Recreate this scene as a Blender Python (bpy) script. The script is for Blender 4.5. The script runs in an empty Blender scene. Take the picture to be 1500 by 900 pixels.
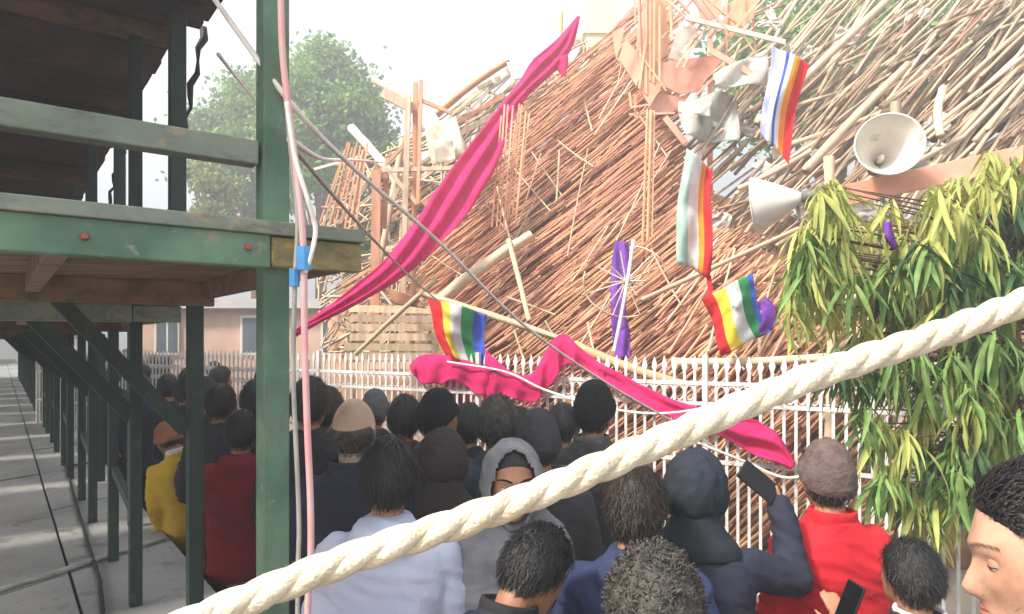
import bpy, bmesh, math, random
import numpy as np
from mathutils import Vector, Matrix, noise

random.seed(7)
S = bpy.context.scene
COL = S.collection
R = math.radians

# ------------------------------------------------------------------ camera
CAM_Z = 2.0
cam_d = bpy.data.cameras.new('camera')
cam = bpy.data.objects.new('camera', cam_d)
COL.objects.link(cam)
cam.location = (0, 0, CAM_Z)
cam.rotation_euler = (R(90), 0, 0)
cam_d.sensor_width = 36
cam_d.lens = 24.0                      # 1000 px focal length on 1500 px width
cam_d.shift_y = 50 / 1500.0
cam_d.clip_start = 0.05
cam_d.clip_end = 800
S.camera = cam

# ------------------------------------------------------------------ sky, sun, exposure
SUN_EL, SUN_AZ = 46.0, 236.0            # compass style: 0 = +Y, clockwise
wd = bpy.data.worlds.new('World')
S.world = wd
wd.use_nodes = True
nt = wd.node_tree
nt.nodes.clear()
out = nt.nodes.new('ShaderNodeOutputWorld')
bg = nt.nodes.new('ShaderNodeBackground')
sky = nt.nodes.new('ShaderNodeTexSky')
sky.sky_type = 'NISHITA'
sky.sun_disc = False
sky.sun_elevation = R(SUN_EL)
sky.sun_rotation = R(SUN_AZ)
sky.air_density = 1.0
sky.dust_density = 9.0
sky.ozone_density = 1.0
bg.inputs['Strength'].default_value = 0.15
# thick winter haze whitens the whole sky evenly
hz = nt.nodes.new('ShaderNodeHueSaturation')
hz.inputs['Saturation'].default_value = 0.22
nt.links.new(sky.outputs[0], hz.inputs['Color'])
mxs = nt.nodes.new('ShaderNodeMix'); mxs.data_type = 'RGBA'
mxs.inputs[0].default_value = 0.55
mxs.inputs[7].default_value = (4.5, 4.9, 5.25, 1)
nt.links.new(hz.outputs[0], mxs.inputs[6])
nt.links.new(mxs.outputs[2], bg.inputs['Color'])
nt.links.new(bg.outputs[0], out.inputs[0])

sl = bpy.data.lights.new('sun', 'SUN')
sl.energy = 4.0
sl.angle = R(9.0)
sl.color = (1.0, 0.92, 0.80)
sun = bpy.data.objects.new('sun', sl)
COL.objects.link(sun)
a, e = R(SUN_AZ), R(SUN_EL)
sdir = Vector((math.sin(a) * math.cos(e), math.cos(a) * math.cos(e), math.sin(e)))
sun.rotation_euler = sdir.to_track_quat('Z', 'Y').to_euler()
sun.location = sdir * 40

S.view_settings.view_transform = 'Standard'
S.view_settings.look = 'None'
S.view_settings.gamma = 1.0
S.view_settings.use_curve_mapping = False
S.view_settings.exposure = 1.18
S.cycles.max_bounces = 6
S.cycles.transparent_max_bounces = 4
S.cycles.use_denoising = True

# ------------------------------------------------------------------ helpers
def P(px, py, d):
    """point seen at photo pixel (px, py) at depth d metres"""
    return Vector(((px - 750) / 1000.0 * d, d, CAM_Z + (500 - py) / 1000.0 * d))

def W(u, v, z=0.0):
    """walkway frame: u along the walkway, v to its right"""
    return Vector((-0.6 * u + 0.8 * v, 0.8 * u + 0.6 * v, z))

UX, VX = W(1, 0), W(0, 1)

class MB:
    def __init__(s):
        s.v, s.f, s.m = [], [], []
    def face(s, pts, mi=0):
        b = len(s.v)
        s.v += [tuple(p) for p in pts]
        s.f.append(tuple(range(b, b + len(pts)))); s.m.append(mi)
    def box(s, o, ax, ay, az, mi=0):
        """box centred at o with half-axis vectors"""
        b = len(s.v)
        for i in (-1, 1):
            for j in (-1, 1):
                for k in (-1, 1):
                    s.v.append(tuple(o + ax * i + ay * j + az * k))
        for q in ((0, 1, 3, 2), (4, 6, 7, 5), (0, 4, 5, 1), (2, 3, 7, 6), (0, 2, 6, 4), (1, 5, 7, 3)):
            s.f.append(tuple(b + t for t in q)); s.m.append(mi)
    def beam(s, p0, p1, w, h, up=Vector((0, 0, 1)), mi=0):
        p0, p1 = Vector(p0), Vector(p1)
        d = p1 - p0
        x = d.normalized()
        y = x.cross(up)
        if y.length < 1e-4:
            y = x.cross(Vector((0, 1, 0)))
        y.normalize()
        z = y.cross(x).normalized()
        s.box((p0 + p1) / 2, d / 2, y * w / 2, z * h / 2, mi)
    def sweep(s, pts, radii, n=8, mi=0, caps=True, flat=1.0, up=None):
        pts = [Vector(p) for p in pts]
        if not hasattr(radii, '__len__'):
            radii = [radii] * len(pts)
        base = len(s.v)
        prev = None
        for i, p in enumerate(pts):
            t = (pts[min(i + 1, len(pts) - 1)] - pts[max(i - 1, 0)]).normalized()
            if prev is None:
                a_ = up or (Vector((0, 0, 1)) if abs(t.z) < 0.9 else Vector((0, 1, 0)))
                x = t.cross(a_).normalized()
            else:
                x = (prev - t * prev.dot(t)).normalized()
            prev = x
            y = t.cross(x)
            for k in range(n):
                an = 2 * math.pi * k / n
                s.v.append(tuple(p + x * (math.cos(an) * radii[i]) + y * (math.sin(an) * radii[i] * flat)))
        for i in range(len(pts) - 1):
            for k in range(n):
                a0 = base + i * n + k
                a1 = base + i * n + (k + 1) % n
                s.f.append((a0, a1, a1 + n, a0 + n)); s.m.append(mi)
        if caps:
            s.f.append(tuple(base + k for k in range(n))[::-1]); s.m.append(mi)
            e0 = base + (len(pts) - 1) * n
            s.f.append(tuple(e0 + k for k in range(n))); s.m.append(mi)
    def capsule(s, p0, p1, r0, r1, n=12):
        """round-ended tapered limb"""
        p0, p1 = Vector(p0), Vector(p1)
        d = (p1 - p0)
        L = d.length
        t = d.normalized() if L > 1e-6 else Vector((0, 0, 1))
        pts, rr = [], []
        for a_ in (-85, -60, -30):
            pts.append(p0 + t * r0 * math.sin(R(a_))); rr.append(r0 * math.cos(R(a_)))
        pts.append(p0); rr.append(r0)
        pts.append((p0 + p1) / 2); rr.append((r0 + r1) / 2)
        pts.append(p1); rr.append(r1)
        for a_ in (30, 60, 85):
            pts.append(p1 + t * r1 * math.sin(R(a_))); rr.append(r1 * math.cos(R(a_)))
        s.sweep(pts, rr, n)
    def ell(s, c, r, rot=None, nu=20, nv=12, mi=0):
        c = Vector(c)
        b = len(s.v)
        for j in range(nv + 1):
            th = math.pi * (j + 0.0) / nv
            th = min(max(th, 0.02), math.pi - 0.02)
            for i in range(nu):
                ph = 2 * math.pi * i / nu
                q = Vector((r[0] * math.sin(th) * math.cos(ph), r[1] * math.sin(th) * math.sin(ph), r[2] * math.cos(th)))
                if rot is not None:
                    q = rot @ q
                s.v.append(tuple(c + q))
        for j in range(nv):
            for i in range(nu):
                a0 = b + j * nu + i
                a1 = b + j * nu + (i + 1) % nu
                s.f.append((a0, a0 + nu, a1 + nu, a1)); s.m.append(mi)
        s.f.append(tuple(b + k for k in range(nu))); s.m.append(mi)
        s.f.append(tuple(b + nv * nu + k for k in range(nu))[::-1]); s.m.append(mi)
    def loft(s, rings, mi=0, caps=True):
        """rings: lists of equal length of points"""
        b = len(s.v)
        n = len(rings[0])
        for r in rings:
            s.v += [tuple(p) for p in r]
        for j in range(len(rings) - 1):
            for i in range(n):
                a0 = b + j * n + i
                a1 = b + j * n + (i + 1) % n
                s.f.append((a0, a1, a1 + n, a0 + n)); s.m.append(mi)
        if caps:
            s.f.append(tuple(b + k for k in range(n))[::-1]); s.m.append(mi)
            e0 = b + (len(rings) - 1) * n
            s.f.append(tuple(e0 + k for k in range(n))); s.m.append(mi)
    def grid(s, pts, mi=None):
        """pts[j][i] sheet; mi(i,j) -> material index"""
        b = len(s.v)
        n = len(pts[0])
        for r in pts:
            s.v += [tuple(p) for p in r]
        for j in range(len(pts) - 1):
            for i in range(n - 1):
                a0 = b + j * n + i
                s.f.append((a0, a0 + 1, a0 + n + 1, a0 + n)); s.m.append(mi(i, j) if mi else 0)
    def mesh(s, name, off=Vector((0, 0, 0)), smooth=False):
        me = bpy.data.meshes.new(name)
        o = tuple(off)
        me.from_pydata([(x - o[0], y - o[1], z - o[2]) for x, y, z in s.v], [], s.f)
        if any(s.m):
            me.polygons.foreach_set('material_index', s.m)
        if smooth:
            me.polygons.foreach_set('use_smooth', [True] * len(me.polygons))
        me.update()
        return me
    def build(s, name, mats, parent=None, smooth=False, at=None, bevel=0):
        """one mesh object; verts are world coordinates; parent is an un-rotated empty or mesh"""
        off = Vector(at) if at is not None else Vector((0, 0, 0))
        if parent is not None and at is None:
            off = wloc(parent)
        me = s.mesh(name, off, smooth)
        for m in (mats if isinstance(mats, (list, tuple)) else [mats]):
            me.materials.append(m)
        o = bpy.data.objects.new(name, me)
        COL.objects.link(o)
        if parent is not None:
            o.parent = parent
            o.location = off - wloc(parent)
        else:
            o.location = off
        if bevel:
            bv = o.modifiers.new('bevel', 'BEVEL'); bv.width = bevel; bv.segments = 2; bv.limit_method = 'ANGLE'
        return o

def wloc(o):
    l = Vector((0, 0, 0))
    while o is not None:
        l += Vector(o.location); o = o.parent
    return l

def tag(o, label=None, cat=None, group=None, kind=None):
    if label: o['label'] = label
    if cat: o['category'] = cat
    if group: o['group'] = group
    if kind: o['kind'] = kind
    return o

def empty(name, loc, label=None, cat=None, group=None):
    o = bpy.data.objects.new(name, None)
    COL.objects.link(o)
    o.location = loc
    o.empty_display_size = 0.1
    return tag(o, label, cat, group)

def inst(name, me, parent=None, loc=(0, 0, 0), rot=None, scale=None):
    o = bpy.data.objects.new(name, me)
    COL.objects.link(o)
    if parent is not None:
        o.parent = parent
    o.location = loc
    if rot is not None:
        if hasattr(rot, 'to_euler'):
            o.rotation_mode = 'QUATERNION'; o.rotation_quaternion = rot
        else:
            o.rotation_euler = rot
    if scale is not None:
        o.scale = scale
    return o

def copy_tree(o, parent=None):
    c = o.copy(); COL.objects.link(c); c.parent = parent
    for ch in list(o.children):
        copy_tree(ch, c)
    return c

def lin(r, g, b):
    f = lambda c: (c / 255 / 12.92) if c / 255 <= 0.04045 else ((c / 255 + 0.055) / 1.055) ** 2.4
    return (f(r), f(g), f(b), 1)

def mat(name, col, col2=None, scale=6.0, rough=0.7, bump=0.0, bscale=40.0, rnd=None, metal=0.0,
        stretch=None, sss=0.0, trans=0.0, spec=0.4, detail=4.0, contrast=(0.35, 0.65), col3=None, coords='Object', dirt=None):
    """procedural principled material: noise mix col/col2, optional third patchy colour, random value per object or island"""
    m = bpy.data.materials.new(name)
    m.use_nodes = True
    t = m.node_tree
    N = t.nodes.new
    L = t.links.new
    bs = t.nodes['Principled BSDF']
    tc = N('ShaderNodeTexCoord')
    src = tc.outputs[coords]
    if stretch:
        mp = N('ShaderNodeMapping'); mp.inputs['Scale'].default_value = stretch
        L(src, mp.inputs[0]); src = mp.outputs[0]
    c = None
    if col2 is not None:
        nz = N('ShaderNodeTexNoise'); nz.inputs['Scale'].default_value = scale; nz.inputs['Detail'].default_value = detail
        L(src, nz.inputs['Vector'])
        cr = N('ShaderNodeValToRGB')
        cr.color_ramp.elements[0].position = contrast[0]; cr.color_ramp.elements[0].color = col
        cr.color_ramp.elements[1].position = contrast[1]; cr.color_ramp.elements[1].color = col2
        L(nz.outputs['Fac'], cr.inputs[0])
        c = cr.outputs[0]
    else:
        rg = N('ShaderNodeRGB'); rg.outputs[0].default_value = col
        c = rg.outputs[0]
    if col3 is not None:
        n3 = N('ShaderNodeTexNoise'); n3.inputs['Scale'].default_value = col3[1]; n3.inputs['Detail'].default_value = 6
        L(tc.outputs[coords], n3.inputs['Vector'])
        r3 = N('ShaderNodeValToRGB')
        r3.color_ramp.elements[0].position = col3[2]; r3.color_ramp.elements[0].color = (0, 0, 0, 1)
        r3.color_ramp.elements[1].position = col3[2] + 0.06; r3.color_ramp.elements[1].color = (1, 1, 1, 1)
        L(n3.outputs['Fac'], r3.inputs[0])
        mx = N('ShaderNodeMix'); mx.data_type = 'RGBA'
        L(r3.outputs[0], mx.inputs[0]); L(c, mx.inputs[6]); mx.inputs[7].default_value = col3[0]
        c = mx.outputs[2]
    if dirt:
        # fine worn streaks: (colour, noise scale, stretch vector, threshold)
        dm = N('ShaderNodeMapping'); dm.inputs['Scale'].default_value = dirt[2]
        L(tc.outputs[coords], dm.inputs[0])
        dn = N('ShaderNodeTexNoise'); dn.inputs['Scale'].default_value = dirt[1]; dn.inputs['Detail'].default_value = 8; dn.inputs['Roughness'].default_value = 0.7
        L(dm.outputs[0], dn.inputs['Vector'])
        dr_ = N('ShaderNodeValToRGB')
        dr_.color_ramp.elements[0].position = dirt[3]; dr_.color_ramp.elements[0].color = (0, 0, 0, 1)
        dr_.color_ramp.elements[1].position = dirt[3] + 0.16; dr_.color_ramp.elements[1].color = (0.85, 0.85, 0.85, 1)
        L(dn.outputs['Fac'], dr_.inputs[0])
        dx_ = N('ShaderNodeMix'); dx_.data_type = 'RGBA'
        L(dr_.outputs[0], dx_.inputs[0]); L(c, dx_.inputs[6]); dx_.inputs[7].default_value = dirt[0]
        c = dx_.outputs[2]
    if rnd:
        if rnd[0] == 'object':
            oi = N('ShaderNodeObjectInfo'); ro = oi.outputs['Random']
        else:
            ge = N('ShaderNodeNewGeometry'); ro = ge.outputs['Random Per Island']
        wn = N('ShaderNodeTexWhiteNoise'); wn.noise_dimensions = '1D'
        L(ro, wn.inputs['W'])
        mr = N('ShaderNodeMapRange'); mr.inputs[3].default_value = rnd[1]; mr.inputs[4].default_value = rnd[2]
        L(ro, mr.inputs[0])
        hs = N('ShaderNodeHueSaturation')
        L(c, hs.inputs['Color']); L(mr.outputs[0], hs.inputs['Value'])
        mh = N('ShaderNodeMapRange'); mh.inputs[3].default_value = 0.5 - rnd[3]; mh.inputs[4].default_value = 0.5 + rnd[3]
        L(wn.outputs['Value'], mh.inputs[0]); L(mh.outputs[0], hs.inputs['Hue'])
        c = hs.outputs[0]
    L(c, bs.inputs['Base Color'])
    bs.inputs['Roughness'].default_value = rough
    bs.inputs['Metallic'].default_value = metal
    bs.inputs['Specular IOR Level'].default_value = spec
    if sss:
        bs.inputs['Subsurface Weight'].default_value = sss
        bs.inputs['Subsurface Radius'].default_value = (0.02, 0.008, 0.004)
        bs.inputs['Subsurface Scale'].default_value = 0.4
    if bump:
        nb = N('ShaderNodeTexNoise'); nb.inputs['Scale'].default_value = bscale; nb.inputs['Detail'].default_value = 5
        L(src, nb.inputs['Vector'])
        bp = N('ShaderNodeBump'); bp.inputs['Strength'].default_value = bump; bp.inputs['Distance'].default_value = 0.01
        L(nb.outputs['Fac'], bp.inputs['Height']); L(bp.outputs[0], bs.inputs['Normal'])
    if trans:
        tr = N('ShaderNodeBsdfTranslucent'); L(c, tr.inputs['Color'])
        ms = N('ShaderNodeMixShader'); ms.inputs[0].default_value = trans
        L(bs.outputs[0], ms.inputs[1]); L(tr.outputs[0], ms.inputs[2])
        L(ms.outputs[0], t.nodes['Material Output'].inputs[0])
    return m
# ------------------------------------------------------------------ materials of the setting
M = {}
M['ground'] = mat('dusty_concrete', lin(150, 143, 132), lin(120, 113, 104), 1.2, 0.9, 0.3, 30)
M['slab'] = mat('walkway_concrete', lin(178, 178, 176), lin(150, 151, 150), 1.6, 0.75, 0.15, 60,
                rnd=('object', 0.86, 1.08, 0.01), col3=(lin(138, 137, 132), 5.0, 0.60), dirt=(lin(104, 100, 92), 26, (1, 1, 1), 0.56))
M['slab_base'] = mat('walkway_joint', lin(60, 59, 56), lin(45, 44, 42), 3, 0.95)
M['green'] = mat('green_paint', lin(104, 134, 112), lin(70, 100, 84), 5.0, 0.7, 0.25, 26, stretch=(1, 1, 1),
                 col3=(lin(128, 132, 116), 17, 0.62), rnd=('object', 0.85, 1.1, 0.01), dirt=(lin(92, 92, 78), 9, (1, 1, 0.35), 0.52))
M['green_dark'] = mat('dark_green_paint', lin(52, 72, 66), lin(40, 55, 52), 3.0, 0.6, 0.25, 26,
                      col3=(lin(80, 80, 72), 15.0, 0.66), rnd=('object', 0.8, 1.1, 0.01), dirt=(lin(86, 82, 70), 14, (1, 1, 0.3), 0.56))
M['greygreen'] = mat('weathered_green_paint', lin(132, 138, 126), lin(104, 116, 106), 3.5, 0.65, 0.25, 26,
                     col3=(lin(150, 138, 118), 9.0, 0.60), dirt=(lin(92, 88, 76), 12, (1, 1, 2.5), 0.52))
M['yellow_paint'] = mat('yellow_paint_worn', lin(146, 132, 84), lin(104, 98, 74), 7, 0.75, 0.4, 30, col3=(lin(184, 152, 54), 9, 0.57), dirt=(lin(92, 84, 66), 14, (1, 1, 2), 0.5))
M['deck'] = mat('brown_deck_boards', lin(132, 104, 86), lin(96, 76, 64), 3, 0.8, 0.3, 30, stretch=(1, 6, 6), rnd=('object', 0.8, 1.1, 0.01))
M['roofdark'] = mat('dark_roof_boards', lin(92, 78, 76), lin(62, 54, 56), 3, 0.85, 0.3, 24, rnd=('object', 0.75, 1.15, 0.01))
M['rust'] = mat('rusty_bolt', lin(150, 84, 74), lin(110, 66, 58), 20, 0.6)

# ------------------------------------------------------------------ ground and raised walkway
g = MB()
n = 24
ext = 400
pts = [[Vector((-ext + 2 * ext * i / n, -60 + (ext + 60) * j / n, 0)) for i in range(n + 1)] for j in range(n + 1)]
g.grid(pts)
tag(g.build('ground', M['ground']), kind='structure')

PZ = 0.75
pb = MB()
U0, U1, V0, V1 = 2.7, 60.0, -4.0, 0.86
uc, vc = (U0 + U1) / 2, (V0 + V1) / 2
pb.box(W(uc, vc, (PZ - 0.035) / 2), UX * (U1 - U0) / 2, VX * (V1 - V0) / 2, Vector((0, 0, (PZ - 0.035) / 2)))
platform = tag(pb.build('pavement', M['slab_base'], at=W(U0, 0, 0)), kind='structure')
# slabs: cross joints run a little askew of the walkway
def urow(k, v):
    return 2.72 + 1.72 * k + 0.62 * (v - 0.4)
vlines = [-1.9, -0.72, 0.30, 0.86]
for k in range(-1, 26):
    for j in range(3):
        off = (0.0, 0.09, -0.06)[j]
        a_, b_ = vlines[j] + 0.008, vlines[j + 1] - (0.008 if j < 2 else 0.0)
        j0 = random.uniform(-0.006, 0.006)
        q = []
        for (uu, vv) in ((k, a_), (k, b_), (k + 1, b_), (k + 1, a_)):
            u_ = urow(uu, vv) + (0.011 if uu == k else -0.011)
            q.append((max(u_, U0 + 0.001 * (1 + uu - k)), vv))
        if q[2][0] < U0 + 0.1 or q[3][0] < U0 + 0.1:
            continue
        sb = MB()
        top = [W(u_, v_, PZ + j0) for u_, v_ in q]
        bot = [W(u_, v_, PZ - 0.034) for u_, v_ in q]
        sb.face(top)
        for i in range(4):
            sb.face([top[i], bot[i], bot[(i + 1) % 4], top[(i + 1) % 4]])
        o = sb.build('paving_slab', M['slab'], parent=platform)
# pale mortar ridge and a dark cable lying on the slabs
M['mortar'] = mat('pale_mortar', lin(196, 196, 190), lin(160, 160, 156), 8, 0.9, 0.4, 40)
M['black_cable'] = mat('black_cable', lin(38, 38, 40), lin(52, 50, 50), 8, 0.6)
rd = MB()
prev = [W(urow(1, v) + 0.05 + random.uniform(-0.01, 0.01), v, PZ + 0.011) for v in np.linspace(-0.9, 0.84, 22)]
rd.sweep(prev, [random.uniform(0.014, 0.026) for _ in prev], 6, flat=0.6)
rd.build('mortar_ridge', M['mortar'], parent=platform, smooth=True)
cb = MB()
cpts = [(150, 897), (146, 850), (130, 800), (115, 750), (104, 710), (96, 684), (120, 680), (132, 678)]
def floorpt(px, py, z):
    d = (CAM_Z - z) * 1000.0 / (py - 500)
    return P(px, py, d)
cb.sweep([floorpt(x, y, PZ + 0.014) for x, y in cpts], 0.011, 6)
tag(cb.build('cable', M['black_cable'], smooth=True, at=floorpt(150, 897, PZ)), 'black cable lying along the pale concrete walkway slabs', 'cable')

# ------------------------------------------------------------------ timber stands over the walkway
def uvbox(mb, u0, u1, v0, v1, z0, z1):
    mb.box(W((u0 + u1) / 2, (v0 + v1) / 2, (z0 + z1) / 2), UX * (u1 - u0) / 2, VX * (v1 - v0) / 2, Vector((0, 0, (z1 - z0) / 2)))

def jig(a_=0.004):
    return random.uniform(-a_, a_)

def make_stand(u0, dz, v_end, first):
    root = empty('timber_stand', W(u0, 0, 0 if first else PZ))
    zt = 2.187 + dz                                  # underside of deck boards' front beam
    def part(name, m, args, bevel=0.004):
        mb = MB(); uvbox(mb, *args)
        return mb.build(name, m, parent=root, bevel=bevel)
    pv = 0.58 if first else 0.52
    vL = -1.6
    # posts: the front right one runs up to the roof
    zb = 0.0 if first else PZ
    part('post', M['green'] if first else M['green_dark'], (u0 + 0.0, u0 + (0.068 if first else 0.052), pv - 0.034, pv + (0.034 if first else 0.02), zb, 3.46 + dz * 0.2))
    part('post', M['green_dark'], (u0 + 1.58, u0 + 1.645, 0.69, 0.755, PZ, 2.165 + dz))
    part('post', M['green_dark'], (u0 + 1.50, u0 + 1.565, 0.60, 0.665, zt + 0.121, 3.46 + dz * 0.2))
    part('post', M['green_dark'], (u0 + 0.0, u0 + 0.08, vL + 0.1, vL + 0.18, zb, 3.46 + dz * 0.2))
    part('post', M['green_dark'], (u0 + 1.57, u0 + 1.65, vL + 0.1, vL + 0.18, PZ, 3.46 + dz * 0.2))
    if not first:
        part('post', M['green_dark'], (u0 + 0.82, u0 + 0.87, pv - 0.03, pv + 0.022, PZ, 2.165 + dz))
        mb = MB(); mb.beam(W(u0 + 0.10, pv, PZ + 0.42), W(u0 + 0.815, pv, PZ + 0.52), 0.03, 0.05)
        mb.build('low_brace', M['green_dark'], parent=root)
    # front beam: green board to the post, yellow stub past it
    fb = part('front_beam', M['green'] if first else M['greygreen'], (u0 - 0.045, u0 - 0.002, vL, pv - 0.03, zt, zt + 0.083))
    st = part('beam_end', M['yellow_paint'] if first else M['greygreen'], (u0 - 0.042, u0 - 0.003, pv - 0.027, v_end, zt + 0.003, zt + 0.080))
    if first:
        for (px, py) in ((124, 346), (364, 362)):
            # bolts and knots on the front face
            dl = (W(u0 - 0.05, 0).dot(UX)) / (((px - 750) / 1000.0) * -0.6 + 0.8)
            c = P(px, py, dl)
            mb = MB(); mb.sweep([c - UX * -0.004, c - UX * 0.008], [0.010, 0.007], 8)
            mb.build('bolt', M['rust'], parent=fb)
    # deck boards run across (v), 11 boards
    nb = 11
    w = 1.70 / nb
    for i in range(nb):
        a_ = u0 - 0.06 + i * w
        part('deck_board', M['greygreen'] if i == 0 else M['deck'], (a_ + 0.003, a_ + w - 0.003, vL + jig(0.02), v_end + (0.005 if i == 0 else jig(0.012)), zt + 0.0835, zt + 0.119 + jig(0.002)), 0.003)
    # joists under the deck along u, and rear beam
    for v_ in (-1.2, -0.55, 0.08):
        part('joist', M['deck'], (u0 + 0.085, u0 + 1.56, v_, v_ + 0.05, zt + 0.012, zt + 0.083), 0.003)
    part('joist', M['deck'], (u0 + 0.085, u0 + 1.56, v_end - 0.055, v_end - 0.01, zt + 0.01, zt + 0.083), 0.003)
    part('rear_beam', M['deck'], (u0 + 1.575, u0 + 1.635, vL, v_end, zt - 0.025, zt + 0.083), 0.003)
    # braces
    for (du, vp, pz_) in ((1.61, 0.72, 1.59 + dz), (0.04, pv, 1.74 + dz)) if not first else ((1.61, 0.70, 1.59),):
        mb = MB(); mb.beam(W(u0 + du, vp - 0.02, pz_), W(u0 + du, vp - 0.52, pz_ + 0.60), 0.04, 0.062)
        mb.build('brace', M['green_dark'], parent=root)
    # hand rail
    part('rail', M['greygreen'], (u0 + 0.012, u0 + 0.068, vL, pv - 0.042, zt + 0.272, zt + 0.334))
    # roof: boards across, beams
    zr = 3.54 + dz * 0.2
    uR0, uR1 = u0 - 0.1, u0 + 1.72
    nb = 9
    w = (uR1 - uR0) / nb
    for i in range(nb):
        a_ = uR0 + i * w
        part('roof_board', M['roofdark'], (a_ + 0.002, a_ + w - 0.002, vL - 0.1, v_end + jig(0.008), zr + jig(0.003), zr + 0.035), 0)
    part('roof_beam', M['deck'], (u0 - 0.0, u0 + 0.075, vL, v_end - 0.05, zr - 0.080, zr - 0.004), 0.003)
    part('roof_beam', M['roofdark'], (u0 + 1.56, u0 + 1.64, vL, v_end - 0.05, zr - 0.080, zr - 0.004), 0.003)
    # boarded left side and sheeting seen dark above the rail
    for i in range(3):
        z0 = zt + 0.16 + i * 0.33
        part('side_board', M['roofdark'], (u0 + 0.1, u0 + 1.55, vL + 0.19, vL + 0.215, z0, z0 + 0.30), 0)
    return root

s1 = make_stand(1.8, 0.0, 0.80, True)
tag(s1, 'green timber stand with yellow beam end beside the taped pink cables', 'wooden stand', 'timber stands along the walkway')
s2 = make_stand(3.63, -0.10, 0.70, False)
G2 = 'timber stands along the walkway'
tag(s2, 'dark green timber stand with grey beam right behind the yellow-ended stand', 'wooden stand', G2)
for k in range(1, 14):
    c = copy_tree(s2)
    c.location = s2.location + UX * (1.87 * k)
    c['label'] = 'dark green timber stand further down the concrete walkway'

# tattered dark strips hanging from roof edges
M['tarp'] = mat('dark_tarpaulin', lin(40, 42, 48), lin(28, 28, 32), 8, 0.6, 0.3, 20)
for (u_, v_, z_, L_) in ((3.55, 0.79, 3.52, 0.62), (5.45, 0.69, 3.36, 0.45)):
    mb = MB()
    pts, rr = [], []
    for i in range(12):
        t = i / 11
        pts.append(W(u_ - 0.02 * math.sin(t * 9), v_ - 0.10 * t + 0.012 * math.sin(t * 23), z_ - L_ * t)); rr.append(0.006 + 0.014 * abs(math.sin(t * 8 + 1)) * (1 - t * 0.6))
    mb.sweep(pts, rr, 7)
    tag(mb.build('tarpaulin_strip', M['tarp'], smooth=True, at=pts[0]),
        'ragged dark strip hanging from the roof edge of the %s stand' % ('yellow-ended' if u_ < 4 else 'grey-beamed'), 'strip')
# ------------------------------------------------------------------ white picket fence
M['white_iron'] = mat('white_painted_iron', lin(226, 224, 224), lin(200, 196, 194), 5, 0.5, 0.15, 40,
                      col3=(lin(168, 140, 120), 14, 0.62), dirt=(lin(150, 140, 132), 30, (1, 1, 0.4), 0.55))
FA, FB = Vector((-7.2, 10.36, 0)), Vector((4.3, 3.25, 0))
FD = (FB - FA).normalized()
FN = Vector((FD.y, -FD.x, 0)) * 1.0
if FN.y > 0: FN = -FN                      # towards the camera
FL = (FB - FA).length
def fence_depth(px):
    k = (px - 750) / 1000.0
    return 5.906 / (1 + 0.6176 * k)
fence = empty('picket_fence', FA, 'white iron picket fence with spear tips behind the crowd', 'fence')
pk = MB()
pk.box(Vector((0, 0, 0.95)), FD * 0.010, FN * 0.006, Vector((0, 0, 0.83)))
tip = [Vector((0, 0, 1.78)) + FD * 0.010 * s + FN * 0.006 * t for s, t in ((-1, -1), (1, -1), (1, 1), (-1, 1))]
mid_ = [Vector((0, 0, 1.815)) + FD * 0.022 * s + FN * 0.006 * t for s, t in ((-1, -1), (1, -1), (1, 1), (-1, 1))]
end = [Vector((0, 0, 1.885)) + FD * 0.003 * s + FN * 0.003 * t for s, t in ((-1, -1), (1, -1), (1, 1), (-1, 1))]
pk.loft([tip, mid_, end])
pk_me = pk.mesh('picket'); pk_me.materials.append(M['white_iron'])
ring = MB()
rp = [FD * (0.033 * math.cos(a_)) + Vector((0, 0, 0.055 * math.sin(a_))) for a_ in np.linspace(0, 2 * math.pi, 13)]
ring.sweep(rp, 0.007, 5, caps=False)
ring_me = ring.mesh('scroll_ring', smooth=True); ring_me.materials.append(M['white_iron'])
step = 0.078
npk = int(FL / step)
for i in range(npk):
    if i % 26 == 0:
        mb = MB()
        c = FA + FD * (i * step)
        mb.box(c + Vector((0, 0, 0.95)), FD * 0.019, FN * 0.019, Vector((0, 0, 0.95)))
        mb.build('fence_post', M['white_iron'], parent=fence)
        continue
    p = FD * (i * step)
    inst('picket', pk_me, fence, p + Vector((0, 0, random.uniform(-0.006, 0.006))), rot=(0, 0, 0))
    if i % 26 != 25 and i < 150:
        inst('scroll_ring', ring_me, fence, p + FD * (step / 2) + Vector((0, 0, 1.615)))
for z_, h_ in ((0.22, 0.03), (1.12, 0.03), (1.54, 0.028), (1.69, 0.03)):
    mb = MB()
    for s_ in (-1,):
        mb.beam(FA + FN * 0.0085 + Vector((0, 0, z_)), FB + FN * 0.0085 + Vector((0, 0, z_)), 0.005, h_)
    mb.build('rail', M['white_iron'], parent=fence)

# ------------------------------------------------------------------ collapsed heap of battens and poles
WOOD = dict(rough=0.75, bump=0.25, bscale=30, stretch=(4, 4, 0.6))
M['batten'] = mat('reddish_batten', lin(220, 166, 132), lin(190, 138, 108), 5, rnd=('object', 0.74, 1.15, 0.016), **WOOD)
M['batten_stuff'] = mat('reddish_batten_stack', lin(216, 164, 130), lin(182, 132, 104), 5, rnd=('island', 0.68, 1.1, 0.016), **WOOD)
M['pole'] = mat('straw_bamboo', lin(216, 194, 166), lin(184, 160, 134), 5, rnd=('object', 0.62, 1.12, 0.014), **WOOD)
M['pole_stuff'] = mat('straw_bamboo_stack', lin(208, 186, 158), lin(172, 148, 124), 5, rnd=('island', 0.5, 1.1, 0.014), **WOOD)
M['orange_wood'] = mat('orange_plywood', lin(236, 182, 152), lin(218, 158, 126), 4, 0.7, 0.2, 30, rnd=('object', 0.85, 1.08, 0.012))
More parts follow.
